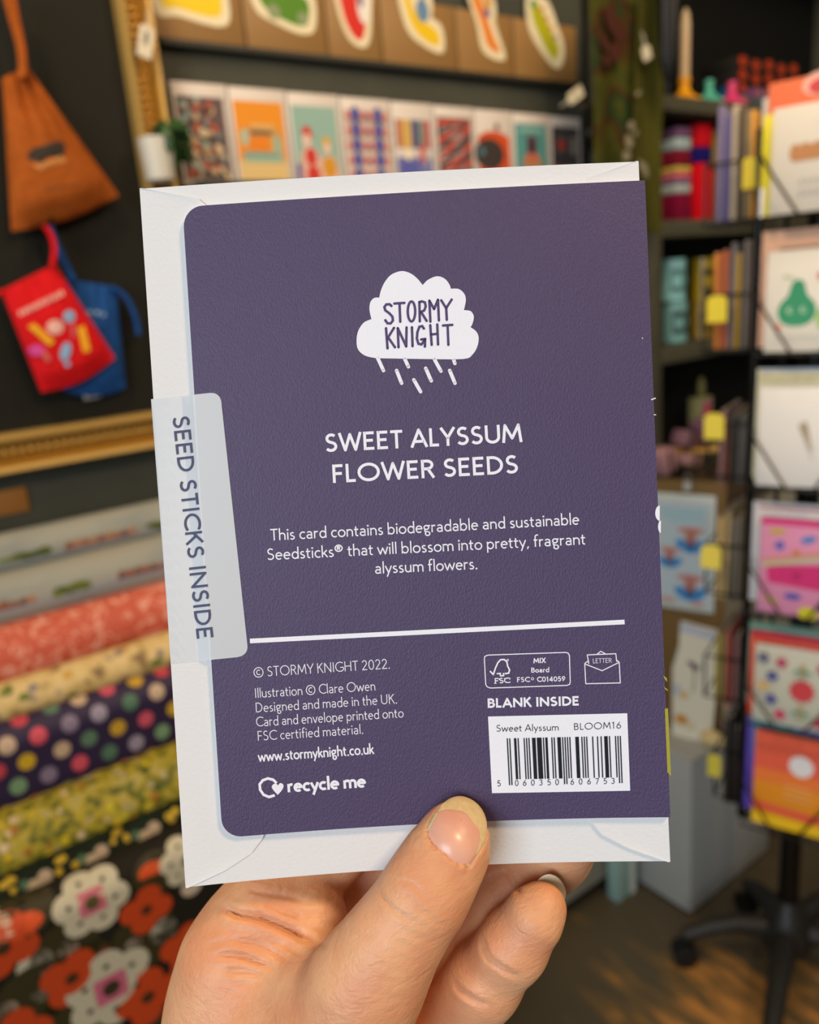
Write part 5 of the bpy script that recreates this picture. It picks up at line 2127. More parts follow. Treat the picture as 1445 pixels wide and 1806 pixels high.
a = Art(.022)
for px, py, rx, ry in ((1078, 35, .020, .030), (1092, 62, .018, .016), (1066, 75, .014, .018), (1085, 92, .022, .020), (1070, 108, .012, .014)):
    q = local_px(o1, MW + .02, px, py)
    a.disc(q[0], q[1], rx, '3C1A10', ry, .5)
a.build(t1, 'pattern_print')
a = Art(.018)
for px, py, rx, ry in ((1124, 165, .010, .005), (1112, 222, .012, .010), (1108, 250, .013, .016), (1104, 275, .014, .012), (1120, 235, .008, .006), (1136, 300, .010, .018), (1128, 290, .006, .012)):
    q = local_px(o2, MW + .05, px, py)
    a.disc(q[0], q[1], rx, '77705A', ry, .4)
a.build(t2, 'pattern_print')
x_, y_ = local_px(o1, MW + .03, 1015, 168)
swing_tag('price_tag', Matrix.Translation((x_, y_, .030)) @ Matrix.Rotation(math.radians(28 + 90), 4, 'Z'), .024, .052, 'B5AB92', 'cream price tag', parent=t1, marks=[(-.1, -.2, .1, .2, '8A8270')])
x_, y_ = local_px(o2, MW + .05, 1135, 95)
swing_tag('price_tag', Matrix.Translation((x_, y_, .024)) @ Matrix.Rotation(math.radians(22), 4, 'Z'), .032, .030, 'BDB29A', 'cream price tag', parent=t2)
t3, f3_, o3 = drape('hanging_scarf', 'black scarf with chalky white print hanging behind the wide olive one', ((1034, 190), (1066, 190)), ((1030, 320), (1064, 330)), MW - .06, mix_mat('chalk_print_cloth', ['17181A', '17181A', '8A8A84'], 16, .8, .15, (1.6, .8, 1), stops=[.3, .56, .66]), .8, 1.2)

# glossy black umbrella hanging by the shelf
su, zu = SZ(1178, 146, .34)
_, zu1 = SZ(1176, -60, .34)
um = thing('folded_umbrella', 'glossy black folded umbrella hanging point down beside the shelf', 'umbrella', WF(su, zu, .34, math.radians(-1)))
b = MB()
L = zu1 - zu
T = Matrix.Rotation(-PI / 2, 4, 'X')
prof = [(.003, 0), (.010, .012), (.017, .05), (.021, .12), (.023, .20), (.022, .27), (.018, L)]
vs, fs = [], []
seg = 40
for r, z in prof:
    for k in range(seg):
        t = 2 * PI * k / seg
        rr_ = r * (1 + .10 * math.cos(8 * t))
        vs.append((rr_ * math.cos(t), z, -rr_ * math.sin(t)))
for i in range(len(prof) - 1):
    for k in range(seg):
        fs.append((i * seg + k, i * seg + (k + 1) % seg, (i + 1) * seg + (k + 1) % seg, (i + 1) * seg + k))
fs += [tuple(range(seg))[::-1], tuple((len(prof) - 1) * seg + k for k in range(seg))]
b.add(vs, fs, mat('070708', .5, .3))
b.build('canopy', None, um, smooth=60)
b = MB()
b.tube([(0, L * .98, 0), (0, L + .05, 0), (.012, L + .085, 0), (.03, L + .09, 0), (.042, L + .07, 0)], .006, mat('1A1512', .4), 10)
b.build('handle', None, um, smooth=60)
b = MB()
b.tube([(0, -.022, 0), (0, .006, 0)], [.0025, .004], mat('1A1A1C', .4, .5, .5), 10)
b.build('ferrule', None, um, smooth=60)

# ------------------------------------------------------------------ shelf unit
WS = .22                                          # depth of the shelves
sU, _ = SZ(1152, 500, WS)
sU2, _ = SZ(1168, 500, WS)
zs1 = SZ(1230, 172, WS)[1]
zs2 = SZ(1210, 387, WS)[1]
zs3 = SZ(1210, 609, WS)[1]
SR = sU + 1.15
M_SH = mix_mat('olive_grey_shelf_paint', ['3C3A2C', '474434'], 9, .6, .3)
zs4 = SZ(1215, 838, .32)[1]
zc = zs4 - .030
zh_ = 2.64 - zc
zt_ = zc + .001 + zh_ / 2
su_ = thing('shelf_unit', 'olive grey open shelf unit filled with small gifts, black inside', 'shelf', WF(sU, 0, 0))
b = MB()
b.box(((SR - sU) / 2, zt_, .008), (SR - sU, zh_, .016), mat('0E0D0A', .8, .2))
b.build('back_panel', None, su_)
pw = sU2 - sU
for x in (pw / 2, SR - sU - pw / 2):
    b = MB()
    b.box((x, zt_, WS / 2), (pw, zh_, WS), M_SH, bev=.002)
    b.build('upright', None, su_)
for z_, t in ((zs1, .036), (zs2, .042), (zs3, .042), (zs1 + .46, .036), (zs4, .028)):
    b = MB()
    b.box(((SR - sU) / 2, z_ - t / 2, WS / 2), (SR - sU - 2 * pw, t, WS - .004), M_SH, bev=.002)
    b.build('shelf_board', None, su_)
# base cabinet running along the wall below
sC0, sC1 = 1.04, SR
cb = thing('base_cabinet', 'low grey base cabinet with a black kick board along the wall', 'cabinet', WF(sC0, 0, 0))
b = MB()
b.box(((sC1 - sC0) / 2, .02, .21), (sC1 - sC0, .04, .418), mat('14130F', .6))
b.build('kick_board', None, cb)
b = MB()
b.box(((sC1 - sC0) / 2, (.04 + zc - .03) / 2, .216), (sC1 - sC0, zc - .07, .428), mat('7C7A6E', .6), bev=.003)
b.build('carcass', None, cb)
for k in range(4):
    wd_ = (sC1 - sC0) / 4
    b = MB()
    b.box((wd_ * (k + .5), (.04 + zc - .03) / 2, .437), (wd_ - .012, zc - .09, .014), mat('858377', .55), bev=.003)
    d_ = b.build('door', None, cb)
b = MB()
b.box(((sC1 - sC0) / 2, zc - .015, .226), (sC1 - sC0, .03, .448), mat('3A2E22', .5), bev=.003)
b.build('top_board', None, cb)


def on_shelf(px, z, w):
    """distance along the wall of a thing standing at height z, w from the wall, seen at picture column px"""
    lo, hi = 0.5, 6.0
    for _ in range(50):
        m_ = (lo + hi) / 2
        p = ROT.T @ (np.array(WP(m_, z, w)) - EYE)
        if IW / 2 + FPX * p[0] / -p[2] < px:
            lo = m_
        else:
            hi = m_
    return lo


def scale_at(s, z, w):
    p = ROT.T @ (np.array(WP(s, z, w)) - EYE)
    return -p[2] / FPX                            # metres per picture pixel


UPY = Matrix.Rotation(-PI / 2, 4, 'X')            # lathe axis z -> local y

# top shelf: pale taper candle in a star holder, and its neighbours
WT = .14
s_ = on_shelf(1207, zs1, WT)
mp_ = scale_at(s_, zs1, WT)
ch = thing('candle_holder', 'bright yellow star-shaped candle holder on the top shelf', 'candle holder', WF(s_, zs1, WT))


def star_holder(root, r, h, col):
    b = MB()
    m = mat(col, .35, .4)
    n = 10
    pr = [(r, 0), (r * .95, h * .18), (r * .62, h * .38), (r * .34, h * .62), (r * .30, h * .86), (r * .34, h)]
    vs, fs = [], []
    for q, z in pr:
        for k in range(n * 2):
            t = PI * k / n
            f = 1 + (.16 if k % 4 < 2 else -.12) * min(1, q / r) ** 2
            vs.append((q * f * math.cos(t), z, -q * f * math.sin(t)))
    N_ = n * 2
    for i in range(len(pr) - 1):
        for k in range(N_):
            fs.append((i * N_ + k, i * N_ + (k + 1) % N_, (i + 1) * N_ + (k + 1) % N_, (i + 1) * N_ + k))
    fs += [tuple(range(N_))[::-1], tuple((len(pr) - 1) * N_ + k for k in range(N_))]
    b.add(vs, fs, m)
    b.build('base', None, root, smooth=40)
    b = MB()
    b.lathe([(r * .30, h), (r * .38, h * 1.02), (r * .38, h * 1.16), (r * .30, h * 1.18)], m, 20, UPY)
    b.build('candle_cup', None, root)


star_holder(ch, 29 * mp_, 38 * mp_, 'E29A0C')
cd = thing('candle', 'tall cream taper candle standing in the yellow holder', 'candle', WF(s_, zs1 + 45 * mp_, WT, math.radians(-1.5)))
b = MB()
cr_ = 9 * mp_
b.lathe([(cr_ * .9, 0), (cr_, .004), (cr_ * .95, 84 * mp_), (cr_ * .7, 100 * mp_), (cr_ * .25, 108 * mp_), (.0005, 109 * mp_)], mat('C3A987', .5, .35), 20, UPY)
b.build('wax', None, cd)
b = MB()
b.tube([(0, 108 * mp_, 0), (.001, 114 * mp_, 0)], .0009, mat('3A3630', .9), 6)
b.build('wick', None, cd)
for px, r, h, col, nm in ((1251, 22, 34, '4FA58C', 'teal green candle holder beside the yellow one'), (1291, 24, 36, 'D23A6C', 'raspberry pink candle holder near the card spinner'), (1337, 12, 24, '3FAE1E', 'small bright green candle holder behind the spinner cards')):
    s2 = on_shelf(px, zs1, WT + .03)
    star_holder(thing('candle_holder', nm, 'candle holder', WF(s2, zs1, WT + .03)), r * mp_, h * mp_, col)
s2 = on_shelf(1277, zs1, WT - .055)
b = MB()
b.lathe([(.0, 0), (26 * mp_, 0), (30 * mp_, 8 * mp_), (28 * mp_, 30 * mp_), (16 * mp_, 46 * mp_), (10 * mp_, 50 * mp_), (0, 50 * mp_)], mat('123F63', .4, .4), 24, UPY)
tag(b.build('vase'), 'round deep blue vase behind the pink and teal holders', 'vase').matrix_world = WF(s2, zs1, WT - .055)
s2 = on_shelf(1312, zs1, WT)
b = MB()
b.ball((0, 14 * mp_, 0), (11 * mp_, 14 * mp_, 11 * mp_), mat('3D7F22', .4), seg=14, rings=10)
tag(b.build('ornament'), 'little green egg-shaped ornament right of the pink holder', 'ornament').matrix_world = WF(s2, zs1, WT)
# box with orange dots at the back
s2 = on_shelf(1330, zs1, .08)
bw, bh = 215 * mp_, 98 * mp_
bx = thing('gift_box', 'black gift box printed with rows of orange dots at the back of the top shelf', 'box', WF(s2, zs1, .071))
b = MB()
b.box((0, bh * .42, 0), (bw, bh * .84, .10), mat('15130F', .6), bev=.002)
b.build('body', None, bx)
b = MB()
b.box((0, bh * .92, 0), (bw * 1.02, bh * .16, .104), mat('1B1812', .6), bev=.002)
b.build('lid', None, bx)
a = Art(.0535)
for r_ in range(4):
    for c_ in range(5):
        a.disc((c_ - 2) * bw * .205, bh * (.88 - .24 * r_) + (.0 if c_ % 2 else .04 * bh), 14 * mp_, 'A5350E', 10 * mp_)
a.build(bx, 'dot_print')
for px, w_, h_, dz, cols, nm in ((1322, 46, 14, 0, ('7A4A78', 'A8401E', '8A6A8A'), 'flat purple and rust patterned box lying before the orange-dotted box'),):
    s2 = on_shelf(px + 12, zs1 + 26 * mp_, .155)
    b = MB()
    b.box((0, 0, 0), (58 * mp_, 18 * mp_, .05), mat('6A3C5C', .6), bev=.002)
    o = tag(b.build('gift_box'), nm, 'box')
    o.matrix_world = WF(s2, zs1 + 27 * mp_, .155)
    a = Art(.0255)
    for k in range(6):
        a.disc((k - 2.5) * 9 * mp_, 1 * mp_ * (-1) ** k, 4.5 * mp_, ['A8401E', '9A8A9A', '2A2340'][k % 3], 6 * mp_)
    a.build(o)
    b = MB()
    b.box((0, 0, 0), (58 * mp_, 18 * mp_, .06), mat('3A4A4A', .6), bev=.002)
    o = tag(b.build('gift_box'), 'dull teal flat box underneath the purple and rust box', 'box')
    o.matrix_world = WF(s2, zs1 + 9 * mp_, .155)
s2 = on_shelf(1425, zs1, .15)
b = MB()
b.box((0, 22 * mp_, 0), (75 * mp_, 44 * mp_, .09), mat('7A4030', .6), bev=.002)
o = tag(b.build('gift_box'), 'rust brown box behind the spinner cards on the top shelf', 'box')
o.matrix_world = WF(s2, zs1, .15)
a = Art(.0455)
for k in range(5):
    a.disc((k - 2) * 14 * mp_, 33 * mp_, 5 * mp_, ['9A5A4C', '8A8070', 'A8603A'][k % 3])
a.build(o)

# second shelf: bright textiles standing in a row
WM = .125
mp2 = scale_at(on_shelf(1200, zs2, WM), zs2, WM)


def bundle(px, wpx, hpx, bands, nm, w_=WM, roll=0.0):
    """a folded knitted bundle standing on end, striped across"""
    s2 = on_shelf(px, zs2, w_)
    w, h, d = wpx * mp2, hpx * mp2, .11
    root = thing('folded_blanket', nm, 'blanket', WF(s2, zs2, w_, roll))
    z = 0.0
    b = MB()
    for f, col in bands:
        b.box((0, h * (z + f / 2), 0), (w, h * f + .0008, d * (1 - .03 * (1 if len(b.v) else 0))), mat(col, .85, .1, 0, .3, 300), bev=min(.006, h * f * .3))
        z += f
    b.build('knitted_body', None, root, smooth=50)
    return root


bundle(1178, 40, 148, [(.30, '6E0A2C'), (.10, '9AA4A0'), (.06, '7A5A7C'), (.07, 'BE5A62'), (.06, 'B5A24A'), (.17, '6E1228'), (.13, '93A5A8'), (.11, '6A4A6A')], 'multicoloured striped blanket standing on end, left end of the second shelf')
bundle(1215, 38, 156, [(.60, 'BE0816'), (.16, '17135A'), (.24, 'B8101C')], 'bright red blanket with a navy band standing on end')
bundle(1250, 28, 150, [(.58, '7C4C38'), (.42, '8A7236')], 'brown and ochre patterned blanket standing on end')
bundle(1273, 18, 148, [(.55, '14124E'), (.45, '2E1A14')], 'narrow navy blue blanket standing on end near the spinner', w_=WM + .02)

# third shelf: mugs and tins
mp3 = scale_at(on_shelf(1200, zs3, WM), zs3, WM)


def mug(px, z, w_, r, h, col, nm, pat):
    s2 = on_shelf(px, z, w_)
    root = thing('mug', nm, 'mug', WF(s2, z, w_))
    b = MB()
    b.lathe([(0, 0), (r * .92, 0), (r, .003), (r, h), (r * .93, h), (r * .90, .006), (0, .006)], mat(col, .3, .5), 24, UPY)
    b.build('body', None, root, smooth=40)
    b = MB()
    b.tube([(r * .9, h * .8, 0), (r * 1.5, h * .74, 0), (r * 1.62, h * .48, 0), (r * 1.4, h * .24, 0), (r * .9, h * .2, 0)], r * .13, mat(col, .3, .5), 8)
    b.build('handle', None, root, smooth=60)
    a = Art(0)
    b = MB()
    for q in (-1, 1):
        pts = []
        for t in np.linspace(-.5, .5, 7):
            pts.append((r * 1.012 * math.sin(t + q * .55), 0, r * 1.012 * math.cos(t + q * .55)))
        for k in range(6):
            for y0, y1 in ((.22, .36), (.62, .76)) if k not in (0, 5) else ((.22, .76),):
                b.add([(pts[k][0], h * y0, pts[k][2]), (pts[k + 1][0], h * y0, pts[k + 1][2]), (pts[k + 1][0], h * y1, pts[k + 1][2]), (pts[k][0], h * y1, pts[k][2])], [(0, 1, 2, 3)], mat(pat, .4))
    b.build('numeral_print', None, root)
    return root


H1 = 70 * mp3
mug(1189, zs3, WM, 22 * mp3, H1, '6C9A98', 'pale teal mug, lower of the stack at the left end of the third shelf', '2E4446')
mug(1186, zs3 + H1, WM, 22 * mp3, H1, '7FB4B4', 'pale teal mug stacked on top at the left end of the third shelf', '4A7072')
mug(1236, zs3, WM + .0, 20 * mp3, 60 * mp3, '7A6216', 'dull mustard mug at the bottom of the yellow stack', '4A3A12')
mug(1240, zs3 + 60 * mp3, WM, 22 * mp3, 78 * mp3, '8C7410', 'mustard yellow mug on top of the yellow stack', '2A2410')

WK0 = .30
# on the counter: dark books, pink boxes, brass tray
mp4 = scale_at(on_shelf(1210, zs4, WK0), zs4, WK0)
s2 = on_shelf(1235, zs4, .12)
b = MB()
b.box((0, 68 * mp4, 0), (42 * mp4, 62 * mp4, .04), mat('7E7A50', .6), bev=.002)
b.box((0, 18 * mp4, 0), (40 * mp4, 38 * mp4, .05), mat('2E2A24', .6), bev=.002)
o = tag(b.build('gift_box'), 'olive and pink picture box standing on the counter below the mugs', 'box')
o.matrix_world = WF(s2, zs4, .12)
a = Art(.0205)
a.rect(-16 * mp4, 42 * mp4, 18 * mp4, 94 * mp4, '8A6A70')
a.disc(4 * mp4, 74 * mp4, 11 * mp4, 'A83A48', 14 * mp4)
a.build(o)
s2 = on_shelf(1237, zs4 + 100 * mp4, .12)
b = MB()
b.lathe([(6 * mp4, 0), (8 * mp4, 2 * mp4), (8 * mp4, 26 * mp4), (5 * mp4, 32 * mp4), (5 * mp4, 38 * mp4)], mat('5E5A2A', .4), 14, UPY)
tag(b.build('small_bottle'), 'small olive bottle standing on the picture box', 'bottle').matrix_world = WF(s2, zs4 + 99.5 * mp4, .12)
for k, (px, z0, w_, sz, col, ro) in enumerate(((1172, 2, WK0 - .05, (34, 42), '9A7276', 14), (1203, 26, WK0 - .10, (34, 30), '6E4E58', -24), (1212, 4, WK0 - .04, (38, 20), '8A6668', -14), (1243, 26, WK0 - .11, (30, 40), '6A4A5E', 18))):
    s2 = on_shelf(px, zs4 + z0 * mp4, w_)
    b = MB()
    b.box((0, sz[1] / 2 * mp4, 0), (sz[0] * mp4, sz[1] * mp4, .05), mat(col, .6), bev=.003)
    b.box((0, sz[1] / 2 * mp4, .0252), (sz[0] * .2 * mp4, sz[1] * mp4, .001), mat('2A1E20', .6))
    o = tag(b.build('soap_box'), ['dusty pink box leaning at the card edge on the counter', 'mauve box tilted at the back of the pink pile', 'flat dusty pink box at the front of the pile', 'mauve box standing beside the yellow tag'][k], 'box', 'pink boxes on the counter')
    o.matrix_world = WF(s2, zs4 + z0 * mp4, w_, math.radians(ro))
s2 = on_shelf(1268, zs4, WK0 + .10)
M_BRASS = mat('E8BE70', .35, .5, .45)
# ------------------------------------------------------------------ card spinner
CS = floor_pt(1388, 1636, .09)[:2]
EA = math.radians(55.0)
XR = RZ @ np.array([math.sin(EA), -math.cos(EA), 0.0])      # along the card face, to the right in view
MR = RZ @ np.array([-math.cos(EA), -math.sin(EA), 0.0])     # the face looks this way
FO = 0.135                                              # faces stand this far from the pole
SPO = np.array([CS[0], CS[1], 0.0])


def RFACE(px, py, off):
    """(x along the face, height) on the plane off metres before the pole"""
    r = ray(px, py)
    o_ = SPO + MR * off
    q = EYE + r * ((o_ - EYE).dot(MR) / r.dot(MR)) - SPO
    return q.dot(XR), q[2]


def RF(x, z, off, tilt=0.0):
    p = SPO + XR * x + MR * off + np.array([0, 0, z])
    M = frame(p, XR, (0, 0, 1), MR)
    return M @ Matrix.Rotation(math.radians(-tilt), 4, 'X') if tilt else M


def LF(m, z, off):
    """left side of the spinner: x runs along the depth, face looks away to the left"""
    p = SPO + MR * m - XR * off + np.array([0, 0, z])
    return frame(p, MR, (0, 0, 1), -XR)


M_WIRE = mat('14130F', .35, .5, .6)
spn = thing('card_spinner', 'black wire card spinner on a five-legged castor base', 'card spinner', frame(SPO, XR, (0, 0, 1), MR))
xl, zl = RFACE(1345, 520, FO)
tiers = [(153, 374), (408, 614), (655, 846), (892, 1066), (1118, 1262), (1280, 1445)]
TZ = [(RFACE(1400, y1, FO)[1], RFACE(1400, y0, FO)[1]) for y0, y1 in tiers]
b = MB()
b.tube([(0, .10, 0), (0, TZ[0][1] - .05, 0)], .021, M_WIRE, 16)
b.build('pole', None, spn, smooth=50)
hub = MB()
hub.lathe([(.030, .045), (.052, .055), (.056, .10), (.040, .135), (.026, .17)], mat('1B1A17', .45, .4), 24, UPY)
hub.build('hub', None, spn, smooth=40)
CWX = 2 * abs(xl) if abs(xl) < .095 else .19
x0c = xl                                                # left edge of the cards
xw = .155                                              # card width on the face
# corner posts
for x, zz in ((x0c - .012, FO - .01), (x0c + xw + .012, FO - .01), (x0c - .012, -FO), (x0c + xw + .012, -FO)):
    b = MB()
    b.tube([(x, TZ[-1][0] - .03, zz), (x, TZ[0][1] - .05, zz)], .0075 if zz > 0 else .005, M_WIRE, 8)
    b.build('corner_post', None, spn, smooth=50)
for z in (TZ[-1][0] - .03, TZ[0][1] - .055):
    b = MB()
    q = [(x0c - .012, z, FO - .01), (x0c + xw + .012, z, FO - .01), (x0c + xw + .012, z, -FO), (x0c - .012, z, -FO), (x0c - .012, z, FO - .01)]
    b.tube(q, .004, M_WIRE, 6)
    b.tube([(0, z, 0), (x0c - .012, z, FO - .01)], .004, M_WIRE, 6)
    b.tube([(0, z, 0), (x0c + xw + .012, z, -FO)], .004, M_WIRE, 6)
    b.build('wire_hoop', None, spn, smooth=50)
xm = x0c + xw / 2
for k, (za, zb) in enumerate(TZ):
    b = MB()
    f = FO + .052
    b.tube([(x0c - .012, za + (zb - za) * .55, FO - .01), (x0c - .004, za + (zb - za) * .50, f), (xm - .02, za - .006, f + .002), (xm + .02, za - .006, f + .002), (x0c + xw + .004, za + (zb - za) * .50, f), (x0c + xw + .012, za + (zb - za) * .55, FO - .01)], .0022, M_WIRE, 6)
    b.tube([(x0c - .004, za - .006, FO - .01), (x0c, za - .006, f), (x0c + xw, za - .006, f), (x0c + xw + .004, za - .006, FO - .01)], .0022, M_WIRE, 6)
    for t in (.25, .5, .75):
        b.tube([(x0c + xw * t, za - .006, FO - .012), (x0c + xw * t, za - .006, f)], .0018, M_WIRE, 6)
    b.build('wire_pocket', None, spn, smooth=50)
    b = MB()
    g = x0c - .012
    f2 = g - .010 - .0112 * [7, 7, 6, 6, 6, 4][k]
    b.tube([(g, za + (zb - za) * .5, FO - .02), (f2, za + (zb - za) * .5, FO - .02), (f2, za + (zb - za) * .5, -.04), (g, za + (zb - za) * .5, -.04)], .0022, M_WIRE, 6)
    b.tube([(g, za - .006, FO - .02), (f2, za - .006, FO - .02), (f2, za - .006, -.04), (g, za - .006, -.04)], .0022, M_WIRE, 6)
    b.tube([(f2, za + (zb - za) * .5, FO - .02), (f2, za - .006, FO - .02)], .0022, M_WIRE, 6)
    b.build('wire_pocket', None, spn, smooth=50)


def leg_of(px, py, caster=True):
    tip = floor_pt(px, py, .075)
    d = tip - np.array([CS[0], CS[1], .075])
    l = frame(SPO, XR, (0, 0, 1), MR).inverted()
    a_, c_ = l @ Vector((CS[0], CS[1], .09)), l @ Vector(tip)
    b = MB()
    mid = (a_ + c_) / 2 + Vector((0, .022, 0))
    b.tube([a_, a_ * .7 + c_ * .3 + Vector((0, .012, 0)), mid, a_ * .25 + c_ * .75 + Vector((0, .016, 0)), c_], [.026, .024, .021, .018, .015], mat('1C1B18', .5, .35), 10)
    lg_ = b.build('leg', None, spn, smooth=50)
    if caster:
        b = MB()
        dv = Vector((d[0], d[1], 0)).normalized()
        side = Vector((-dv.y, dv.x, 0))
        R3 = l.to_3x3()
        s_l = R3 @ side
        for q in (-1, 1):
            ctr = c_ + Vector((0, -.075 + .026, 0)) + s_l * (.013 * q)
            b.tube([ctr - s_l * .008, ctr - s_l * .006, ctr + s_l * .006, ctr + s_l * .008], [.020, .026, .026, .020], mat('121110', .5, .3), 20)
        b.tube([c_ + Vector((0, -.052, 0)), c_ + Vector((0, .012, 0))], .007, mat('1C1B18', .5), 8)
        b.build('castor', None, lg_, smooth=40)
    return lg_


for px, py in ((1208, 1648), (1352, 1890), (1600, 1720), (1500, 1575), (1318, 1560)):
    leg_of(px, py)

# ---- cards facing us, tier by tier
HW = xw


def face_card(k, label, col, dx=0.0, dz=0.0, off=.0, w=None, h=None, tilt=5.0, t=.0015, cat='card', grp=None):
    za, zb = TZ[k]
    w, h = w or HW, h or (zb - za)
    b = MB()
    b.box((0, h / 2, 0), (w, h, t), mat(col, .5), bev=.0004)
    o = tag(b.build('greeting_card'), label, 'card', grp or 'cards on the front of the spinner')
    o.matrix_world = RF(xm + dx, za + dz, FO + .012 + off, tilt)
    a = Art(t / 2 + .0003)
    return o, a, w, h


O_ = [-.004, .006, .012, .018, .024, .030]
# top tier
o, a, w, h = face_card(0, 'coral orange card with a pink arch, at the back of the top spinner pocket', 'C85E36', 0, .012, 0)
a.disc(.0, h * .93, .030, 'D8A090', .018)
a.disc(.0, h * .91, .021, 'B8383A', .012)
a.build(o)
o, a, w, h = face_card(0, 'yellow card peeping out behind the white animal card', 'D6C524', -.004, -.006, .012, h=(TZ[0][1] - TZ[0][0]) * .84)
a.rect(-w / 2, 0, -w / 2 + .006, h * .3, 'E0D8D4')
a.build(o)
o, a, w, h = face_card(0, 'white card with two brown animals and grey wording, top of the spinner', 'C4BDB0', .013, -.006, .024, h=(TZ[0][1] - TZ[0][0]) * .87)
for cx, rr_ in ((-.030, .011), (-.012, .013), (-.044, .008)):
    a.disc(cx, h * .57, rr_, 'A87444', .013)
a.rect(-.046, h * .49, -.006, h * .58, 'A87444')
a.disc(.036, h * .69, .022, '6E2A4C', .018)
a.rect(-.020, h * .83, .06, h * .832, 'B0A8A0')
a.rect(-.020, h * .79, .06, h * .792, 'B0A8A0')
for r_ in range(2):
    for q in range(11):
        a.rect(-.036 + .009 * q, h * (.28 - .10 * r_), -.031 + .009 * q, h * (.33 - .10 * r_), 'A9A39A')
a.build(o)
# second tier: pears
o, a, w, h = face_card(1, 'peach card at the back of the pear-card pocket', 'D9A98C', -.002, .004, .004)
a.rect(-w * .32, h * .83, w * .5, h * .85, '8A6A4A')
a.disc(-w * .42, h * .78, .006, '8A6A4A')
a.build(o)
o, a, w, h = face_card(1, 'cream card with a dark green and a light green pear and orange hearts', 'D9D3C6', .010, -.003, .018, h=(TZ[1][1] - TZ[1][0]) * .86)


def pear(cx, cy, s, col, curl):
    pts = [(0, 1.0), (.18, .95), (.28, .70), (.36, .40), (.62, .10), (.72, -.25), (.58, -.62), (.25, -.80), (-.25, -.80), (-.58, -.62), (-.72, -.25), (-.62, .10), (-.36, .40), (-.28, .70), (-.18, .95)]
    a.poly([(cx + x * s, cy + y * s) for x, y in [tuple(p) for p in smooth_closed(pts, set(), 3)]], col)
    for q in (-.25, .25):
        a.disc(cx + q * s, cy - .18 * s, .13 * s, curl)
        a.disc(cx + q * s + .05 * s, cy - .16 * s, .08 * s, col)


pear(-.030, h * .46, .040, '2F8A60', 'A9C4A8')
pear(.026, h * .38, .038, '8DBB4A', 'C9D8A0')
a.poly([(-.030, h * .72), (-.050, h * .76), (-.052, h * .74)], '7AAA4A')
a.disc(.004, h * .74, .007, 'D2694A')
a.disc(.018, h * .66, .009, 'CF4A26', .007)
a.disc(-.056, h * .25, .004, 'D2694A')
for q in range(14):
    a.rect(-.060 + .008 * q, h * .14, -.055 + .008 * q, h * .165, 'B9C0B4')
a.build(o)
# third tier
o, a, w, h = face_card(2, 'pale blue-edged card behind the plain white sprig card', 'B9C2CC', -.004, .006, .002)
a.rect(-w / 2, 0, -w / 2 + .006, h, 'D2CDB0')
a.build(o)
o, a, w, h = face_card(2, 'cream yellow card just behind the plain white sprig card', 'CFC8A4', 0, .0, .010)
a.rect(-w / 2, h * .95, w / 2, h * .97, 'B9AE80')
a.build(o)
o, a, w, h = face_card(2, 'plain white card with one small brown sprig', 'DCD9D4', .006, -.004, .024, h=(TZ[2][1] - TZ[2][0]) * .90)
for q in range(5):
    a.disc(-.008 + .003 * q, h * (.62 - .055 * q), .008 - .001 * q, ['A89A80', '9A8A6C', 'A89A80', 'B0A48C', 'B0A89C'][q], .006, .6)
a.line((-.008, h * .66), (.008, h * .28), .0016, 'A89C88')
a.build(o)
# fourth tier: pink pattern
o, a, w, h = face_card(3, 'white card behind the pink patterned card', 'CFCBCB', -.004, .004, .002)
a.rect(-w / 2 + .01, h * .94, w / 2, h * .96, 'C24A30')
a.build(o)
o, a, w, h = face_card(3, 'teal card edge beside the pink patterned card', '6FAE98', .010, -.004, .012, h=(TZ[3][1] - TZ[3][0]) * .9)
a.rect(-w / 2, h * .96, w / 2, h, 'D9CFC8')
a.build(o)
o, a, w, h = face_card(3, 'hot pink card covered in blobs, stripes and yellow shapes', 'CF86A8', .014, -.006, .024, h=(TZ[3][1] - TZ[3][0]) * .94)
a.rect(-w / 2, h * .93, w / 2, h, 'CF2A76')
a.poly([(-w / 2 + .012, h * .50), (w / 2, h * .58), (w / 2, h * .26), (-w / 2 + .016, h * .32)], 'C2286C')
a.poly([(-w / 2 + .006, h * .52), (w / 2, h * .70), (w / 2, h * .66), (-w / 2 + .006, h * .48)], 'A9B884')
a.poly([(-w / 2 + .006, h * .57), (w / 2, h * .76), (w / 2, h * .73), (-w / 2 + .006, h * .54)], 'C98A5A')
a.disc(-.050, h * .86, .014, 'B9A41E', .005, .1)
a.disc(.0, h * .80, .013, '3A7ABE', .006, .3)
a.disc(-.045, h * .72, .008, '5A5AAE')
a.disc(-.020, h * .20, .014, '4A4A9E', .006)
a.disc(-.055, h * .14, .012, 'A9A01E', .005, -.4)
a.disc(.006, h * .04, .016, 'BDB814', .012)
a.disc(-.018, h * .66, .006, 'C27A4A')
a.disc(-.015, h * .42, .007, '8A1A4A', .003)
a.disc(.03, h * .12, .008, '2A2A4A')
a.build(o)
